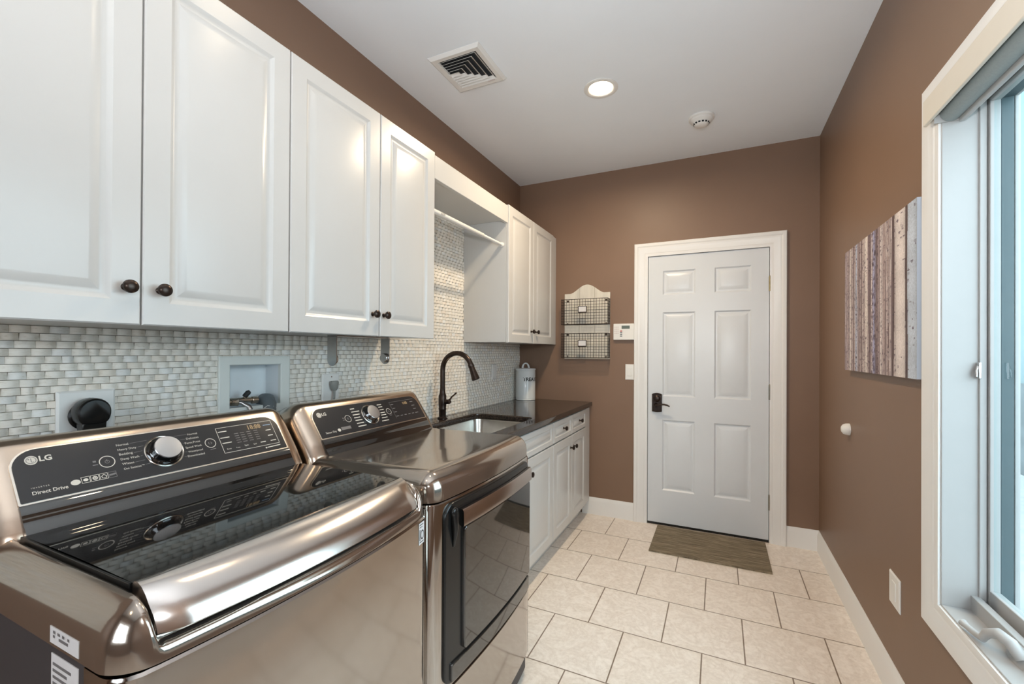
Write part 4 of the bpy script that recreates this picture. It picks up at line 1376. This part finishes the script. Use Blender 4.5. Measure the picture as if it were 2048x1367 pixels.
# three planks with V grooves
def plank(ua, ub):
    pts_ = [p for p in topc if ua - 1e-6 <= (p[0] - bx0) / (bx1 - bx0) <= ub + 1e-6]
    return [(pts_[0][0] + 0.0008, bz0), (pts_[-1][0] - 0.0008, bz0)] + [(min(max(p[0], pts_[0][0] + 0.0008), pts_[-1][0] - 0.0008), p[1]) for p in reversed(pts_)]
for ua, ub in ((0, 12 / 36), (12 / 36, 24 / 36), (24 / 36, 1)):
    mb.prism(plank(ua, ub), lambda a, c2, d: (a, d, c2), -0.016, -0.0012)
build('backboard', mb, wood_m, t, smooth=20, bevel=0.0012)
for (zb, zt) in ((1.529, 1.729), (1.262, 1.454)):
    wb = MB()
    xa, xb_, yf, yb_ = bx0 - 0.001, bx1 - 0.001, -0.098, -0.0185
    r_ = 0.0016
    nx, nz, ny = 17, 9, 4
    for k in range(nx + 1):
        x = xa + (xb_ - xa) * k / nx
        wb.tube([(x, yf, zt), (x, yf, zb)], r_, 5)
        wb.tube([(x, yf, zb), (x, yb_, zb)], r_, 5)
    for k in range(nz + 1):
        z_ = zb + (zt - zb) * k / nz
        rr = 0.0024 if k in (0, nz) else r_
        wb.tube([(xa, yb_, z_), (xa, yf, z_)], rr, 6); wb.tube([(xb_, yb_, z_), (xb_, yf, z_)], rr, 6)
        wb.tube([(xa, yf, z_), (xb_, yf, z_)], rr, 6)
    for k in range(ny + 1):
        y = yf + (yb_ - yf) * k / ny
        for x in (xa, xb_):
            wb.tube([(x, y, zt), (x, y, zb)], r_, 5)
        wb.tube([(xa, y, zb), (xb_, y, zb)], r_, 5)
    for x in (xa + 0.03, xb_ - 0.03):
        wb.box(x - 0.008, x + 0.008, yb_ - 0.001, -0.0165, zt - 0.014, zt + 0.002)
        wb.box(x - 0.004, x + 0.004, yb_ - 0.001, -0.0165, zb, zb + 0.016)
    bk = build('wire_basket', wb, iron_m, t, smooth=40)
    xc, zc = (xa + xb_) / 2 - 0.012, (zb + zt) / 2 + 0.018
    hf = MB()
    for a in ((xc - .036, xc + .036, zc + .021, zc + .025), (xc - .036, xc + .036, zc - .027, zc - .020), (xc - .036, xc - .031, zc - .025, zc + .025), (xc + .030, xc + .036, zc - .025, zc + .025)):
        hf.box(a[0], a[1], yf - 0.006, yf - 0.0014, a[2], a[3])
    lh = build('label_holder', hf, iron_m, bk, smooth=None, bevel=0.001)
    build('label_card', B(xc - .032, xc + .032, yf - 0.0035, yf - 0.002, zc - .022, zc + .022), stick_m, bk, smooth=None)

t = thing('alarm_keypad', 'white alarm keypad with small grey display on the brown wall beside the door', 'keypad', (0.9, -0.012, 1.403))
build('case', B(0.8245, 0.984, -0.026, -0.001, 1.404, 1.530), plas_m, t, smooth=None, bevel=0.004)
build('display', B(0.890, 0.952, -0.0275, -0.0255, 1.490, 1.514), lcd_m, t, smooth=None)
for k, mm in enumerate((red_m, greyrub_m, greyrub_m, greyrub_m)):
    build('key', B(0.878, 0.894, -0.0278, -0.0255, 1.468 - k * 0.013, 1.476 - k * 0.013), mm, t, smooth=None)
pk = MB()
for i in range(3):
    for j in range(4):
        pk.box(0.834 + i * 0.012, 0.843 + i * 0.012, -0.0275, -0.0255, 1.450 + j * 0.016, 1.460 + j * 0.016)
build('number_keys', pk, mat('pale_keys', (0.68, 0.62, 0.60), 0.5, noise=0.02), t, smooth=None)

t = thing('light_switch', 'white rocker light switch on the brown wall tight against the door casing', 'switch', (0.945, 0, 1.09))
R_ = lambda y0, y1, z0, z1: [[(y0 + i, -d, z0 + i), (y1 - i, -d, z0 + i), (y1 - i, -d, z1 - i), (y0 + i, -d, z1 - i)] for i, d in ((0, 0.0005), (0, 0.003), (0.004, 0.006))]
build('plate', MB().rings(R_(0.9155, 0.9825, 1.092, 1.213)), plas_m, t, smooth=20)
build('rocker', B(0.934, 0.964, -0.0085, -0.005, 1.120, 1.185), plas_m, t, smooth=None, bevel=0.001)

# ================================================================== FLOOR MAT, RIGHT WALL
mt = MB()
nxm, nym = 40, 24
mt.add([(1.166 + 0.705 * i / nxm, -0.498 + 0.462 * j / nym, 0.010 + 0.0007 * math.sin(i * 0.9) * math.sin(j * 1.3)) for j in range(nym + 1) for i in range(nxm + 1)],
       [(j * (nxm + 1) + i, j * (nxm + 1) + i + 1, (j + 1) * (nxm + 1) + i + 1, (j + 1) * (nxm + 1) + i) for j in range(nym) for i in range(nxm)])
mt.box(1.166, 1.871, -0.498, -0.036, 0.0012, 0.0098)
tag(build('door_mat', mt, mat_m, smooth=40), 'brown striped rectangular door mat on the beige tiles before the door', 'mat')

t = thing('canvas_print', 'frameless canvas picture of pale birch trunks on the right wall', 'picture', (W - 0.012, -1.221, 1.225))
CY0, CY1, CZ0, CZ1 = -1.671, -0.769, 1.226, 1.814
NU, NV = 300, 130
rg = random.Random(11)
# trunks: (u centre, half width, r, g, b, ink amount), u runs from the far edge to the near edge
TR = []
for k in range(70):                                   # thin trunks behind
    c3 = rg.choice([(176, 152, 144), (152, 128, 122), (128, 106, 102), (200, 180, 168), (186, 166, 158), (166, 146, 146)])
    TR.append((rg.uniform(0, 0.80), rg.uniform(0.004, 0.011), *c3, 0.35))
TR += [(0.115, 0.018, 205, 190, 176, 0.3), (0.155, 0.010, 188, 168, 158, 0.3), (0.232, 0.028, 176, 178, 186, 0.75), (0.300, 0.012, 176, 156, 148, 0.4),
       (0.345, 0.013, 196, 176, 164, 0.3), (0.400, 0.027, 212, 198, 182, 0.35), (0.450, 0.012, 120, 98, 96, 0.6), (0.510, 0.030, 150, 146, 166, 1.6), (0.560, 0.010, 110, 86, 82, 0.4),
       (0.610, 0.016, 204, 186, 174, 0.25), (0.655, 0.012, 176, 152, 142, 0.3), (0.700, 0.010, 150, 122, 112, 0.4), (0.728, 0.014, 206, 188, 176, 0.3), (0.765, 0.010, 96, 74, 70, 0.4),
       (0.840, 0.058, 214, 198, 184, 0.55), (0.952, 0.055, 184, 188, 190, 0.6), (0.902, 0.011, 92, 70, 66, 0.5)]
for k in range(46):                                   # hairline stems in front
    c3 = rg.choice([(104, 82, 80), (212, 194, 182), (206, 188, 178), (190, 164, 154), (222, 208, 196), (124, 102, 98)])
    TR.append((rg.uniform(0, 0.77), rg.uniform(0.0018, 0.0036), *c3, 0.15))
TR = [t_ + (rg.uniform(-0.006, 0.006), rg.uniform(0, 9)) for t_ in TR]
MK = []
for (u, hw, r_, g_, b_, ink, sl_, ph) in TR:          # bark scars: (u, v, half width, half height, darkness)
    for _ in range(int(3 + 26 * ink)):
        MK.append((u + rg.uniform(-hw, hw) * 0.8, rg.random(), min(hw, rg.uniform(0.003, 0.016)), rg.uniform(0.003, 0.010) * (2.2 if ink > 1 else 1), rg.uniform(0.3, 0.9) * min(1, ink + 0.3)))
pic = [[(104, 84, 82)] * NU for _ in range(NV)]
for j in range(NV):
    v = (j + 0.5) / NV
    row = pic[j]
    for (u, hw, r_, g_, b_, ink, sl_, ph) in TR:
        uc = u + sl_ * (v - 0.5) + 0.0025 * math.sin(6 * v + ph)
        for i in range(max(0, int((uc - hw) * NU)), min(NU, int((uc + hw) * NU) + 1)):
            t_ = ((i + 0.5) / NU - uc) / hw
            if abs(t_) <= 1:
                sh_ = 0.72 + 0.28 * math.sqrt(1 - t_ * t_) if hw > 0.012 else 0.9
                sh_ *= 1 + 0.03 * math.sin(23 * v + ph * 3) + rg.uniform(-0.07, 0.05)
                row[i] = (r_ * sh_, g_ * sh_, b_ * sh_)
for (u, v, hw, hh, dk) in MK:
    for j in range(max(0, int((v - hh) * NV)), min(NV, int((v + hh) * NV) + 1)):
        for i in range(max(0, int((u - hw) * NU)), min(NU, int((u + hw) * NU) + 1)):
            d_ = ((i + .5) / NU - u) ** 2 / hw ** 2 + ((j + .5) / NV - v) ** 2 / hh ** 2
            if d_ < 1:
                q = dk * (1 - d_ * 0.6)
                pic[j][i] = tuple(c_ * (1 - q) + k_ * q for c_, k_ in zip(pic[j][i], (58, 42, 54)))
cvm = MB()
xf_ = W - 0.026
cvm.add([(xf_, CY1 + (CY0 - CY1) * i / NU, CZ0 + (CZ1 - CZ0) * j / NV) for j in range(NV + 1) for i in range(NU + 1)],
        [(j * (NU + 1) + i, j * (NU + 1) + i + 1, (j + 1) * (NU + 1) + i + 1, (j + 1) * (NU + 1) + i) for j in range(NV) for i in range(NU)])
fcol = [pic[j][i] for j in range(NV) for i in range(NU)]
# wrapped edges continue the picture
ein = [(CY1, CZ0), (CY0, CZ0), (CY0, CZ1), (CY1, CZ1)]
for k, cc in enumerate(((120, 100, 98), (182, 186, 188), (130, 110, 106), (112, 92, 90))):
    (ya_, za_), (yb_, zb_) = ein[k], ein[(k + 1) % 4]
    cvm.add([(xf_, ya_, za_), (xf_, yb_, zb_), (W - 0.006, yb_, zb_), (W - 0.006, ya_, za_)], [(0, 1, 2, 3)])
    fcol.append(cc)
cvm.add([(W - 0.006, a_, c_) for a_, c_ in ein], [(0, 1, 2, 3)]); fcol.append((120, 110, 100))
cvo = build('canvas', cvm, birch_m, t, smooth=None)
ca = cvo.data.color_attributes.new('Col', 'FLOAT_COLOR', 'CORNER')
buf = []
for p in cvo.data.polygons:
    buf += [*srgb(*[min(240, c_ * k_) for c_, k_ in zip(fcol[p.index], (1.06, 1.09, 1.15))]), 1.0] * p.loop_total
ca.data.foreach_set('color', buf)
fr_ = B(W - 0.0062, W - 0.0008, -1.55, -0.90, 1.70, 1.74)
build('stretcher_bar', fr_, wood_m, t, smooth=None)

t = thing('door_stop', 'white round wall bumper on the right wall at door handle height', 'door stop', (W, -0.749, 0.89))
build('bumper', MB().lathe([(0.030, 0.0008), (0.030, 0.006), (0.029, 0.016), (0.024, 0.028), (0.014, 0.035), (0.004, 0.037)], (W, -0.749, 0.921), '-x', 28), plas_m, t, smooth=50)
t = thing('wall_outlet', 'white wall plate low on the right wall near the window', 'outlet', (W, -1.40, 0.36))
ro = [[(W - d, -1.452 + i, 0.357 + i), (W - d, -1.345 - i, 0.357 + i), (W - d, -1.345 - i, 0.478 - i), (W - d, -1.452 + i, 0.478 - i)] for i, d in ((0, 0.0005), (0, 0.003), (0.004, 0.006))]
build('plate', MB().rings(ro), plas_m, t, smooth=20)
build('insert', B(W - 0.0082, W - 0.005, -1.417, -1.380, 0.384, 0.452), plas_m, t, smooth=None, bevel=0.001)

t = thing('roller_blind', 'rolled-up grey roller blind with cream fascia at the top of the window', 'blind', (W - 0.01, (wy0 + wy1) / 2, 1.98))
build('fascia', B(W - 0.0345, W - 0.0245, wy0 - 0.02, wy1 + 0.040, 2.008, 2.086), fascia_m, t, smooth=None, bevel=0.003)
build('fabric_roll', MB().lathe([(0.026, wy0 + 0.02), (0.026, wy1 - 0.012)], (W + 0.014, 0, 2.020), 'y', 28), fabric_m, t, smooth=40)
build('bottom_bar', B(W + 0.030, W + 0.044, wy0 + 0.02, wy1 - 0.012, 1.988, 2.006), winw_m, t, smooth=None, bevel=0.003)
for ya in (wy1 - 0.0105, wy0 + 0.0065):
    build('mounting_bracket', B(W - 0.024, W + 0.040, ya, ya + 0.004, 1.995, 2.048), winw_m, t, smooth=None)

# ================================================================== CEILING
t = thing('ceiling_vent', 'white square louvred air vent in the ceiling near the wall cabinets', 'vent', (0.416, -1.578, H - 0.02))
vx0, vx1, vy0, vy1 = 0.272, 0.560, -1.730, -1.428
R = []
for ins, d in ((0, -0.0005), (0, -0.004), (0.012, -0.016), (0.036, -0.013), (0.038, -0.009), (0.038, -0.001)):
    R.append([(vx0 + ins, vy0 + ins, H + d), (vx1 - ins, vy0 + ins, H + d), (vx1 - ins, vy1 - ins, H + d), (vx0 + ins, vy1 - ins, H + d)])
build('vent_frame', MB().rings(R, False, False), plas_m, t, smooth=20)
ix0, ix1, iy0, iy1 = vx0 + 0.038, vx1 - 0.038, vy0 + 0.038, vy1 - 0.038
build('duct_back', B(ix0, ix1, iy0, iy1, H - 0.0025, H - 0.0008), dark_m, t, smooth=None)
st_ = 0.0195
for k in range(6):
    ya, yb_, xe = iy0 + 0.002 + k * st_, iy1 - 0.002 - k * st_, ix1 - 0.002 - k * st_ * 1.55
    sl = MB()
    w_, tl = 0.0025, 0.0135
    z0_, z1_ = H - 0.0155, H - 0.0045
    # U-shaped blade: two legs and a back, leaning inwards
    path = [(ix0, ya), (xe, ya), (xe, yb_), (ix0, yb_)]
    inn = [(ix0, ya + tl), (xe - tl, ya + tl), (xe - tl, yb_ - tl), (ix0, yb_ - tl)]
    vs = [(x, y, z0_) for x, y in path] + [(x, y, z1_) for x, y in inn] + [(x, y, z0_ + 0.0015) for x, y in path] + [(x, y, z1_ + 0.0015) for x, y in inn]
    sl.add(vs, [(i, i + 1, 4 + i + 1, 4 + i) for i in range(3)] + [(8 + i, 12 + i, 12 + i + 1, 8 + i + 1) for i in range(3)] +
           [(i, 8 + i, 8 + i + 1, i + 1) for i in range(3)] + [(4 + i, 4 + i + 1, 12 + i + 1, 12 + i) for i in range(3)])
    build('vent_slat', sl, plas_m, t, smooth=None)
for q in range(2):
    xr = ix1 - 0.045 - q * 0.05
    build('cross_rib', B(xr, xr + 0.002, iy0 + 0.06, iy1 - 0.06, H - 0.006, H - 0.0028), dark_m, t, smooth=None)
build('damper_tab', B(ix0 + 0.16, ix0 + 0.20, iy1 - 0.003, iy1 + 0.004, H - 0.018, H - 0.010), MATS['pale_keys'], t, smooth=None)


def downlight(label, x, y):
    t = thing('recessed_light', label, 'ceiling light', (x, y, H - 0.01), 'recessed ceiling lights')
    build('trim_ring', MB().lathe([(0.092, -0.0005), (0.092, -0.004), (0.086, -0.007), (0.070, -0.006), (0.064, -0.002), (0.0635, -0.0005)], (x, y, H), 'z', 48, False, False), plas_m, t, smooth=40)
    build('lens', MB().lathe([(0.0632, -0.0010), (0.0632, -0.0022), (0.05, -0.0032), (0.01, -0.0036)], (x, y, H), 'z', 48), lens_m, t, smooth=40)
    l = bpy.data.lights.new('lamp_glow', 'AREA')
    l.shape = 'DISK'; l.size = 0.12; l.energy = LAMP_W if y > -2 else LAMP_B; l.color = (1.0, 0.80, 0.56); l.spread = math.radians(170)
    lo = bpy.data.objects.new('lamp_glow', l); COL.objects.link(lo)
    lo.parent = t; lo.location = (0, 0, -0.004)
    return t


for k, (x, y) in enumerate(LAMPS):
    downlight(['lit round recessed ceiling light between the air vent and the smoke detector', 'lit recessed ceiling light above the dryer',
               'added unseen recessed ceiling light above the washer end of the room', 'added unseen recessed ceiling light at the near end of the room'][k], x, y)

t = thing('smoke_detector', 'small white round smoke detector on the ceiling near the door', 'smoke detector', (1.478, -0.575, H - 0.05))
build('base', MB().lathe([(0.074, -0.0005), (0.074, -0.010), (0.070, -0.014)], (1.478, -0.575, H), 'z', 40), plas_m, t, smooth=35)
build('body', MB().lathe([(0.066, -0.013), (0.064, -0.024), (0.050, -0.036), (0.044, -0.042), (0.040, -0.049), (0.030, -0.054), (0.008, -0.055)], (1.478, -0.575, H), 'z', 40), plas_m, t, smooth=35)
sl = MB()
for k in range(14):
    th = 2 * math.pi * k / 14
    c_, s_ = math.cos(th), math.sin(th)
    vs = []
    for (rr, zz) in ((0.0415, -0.0455), (0.0475, -0.0382)):
        for da in (-0.14, 0.14):
            vs.append((1.478 + rr * 1.01 * math.cos(th + da), -0.575 + rr * 1.01 * math.sin(th + da), H + zz - 0.0012))
    sl.add(vs, [(0, 1, 3, 2)])
build('slots', sl, dark_m, t, smooth=None)
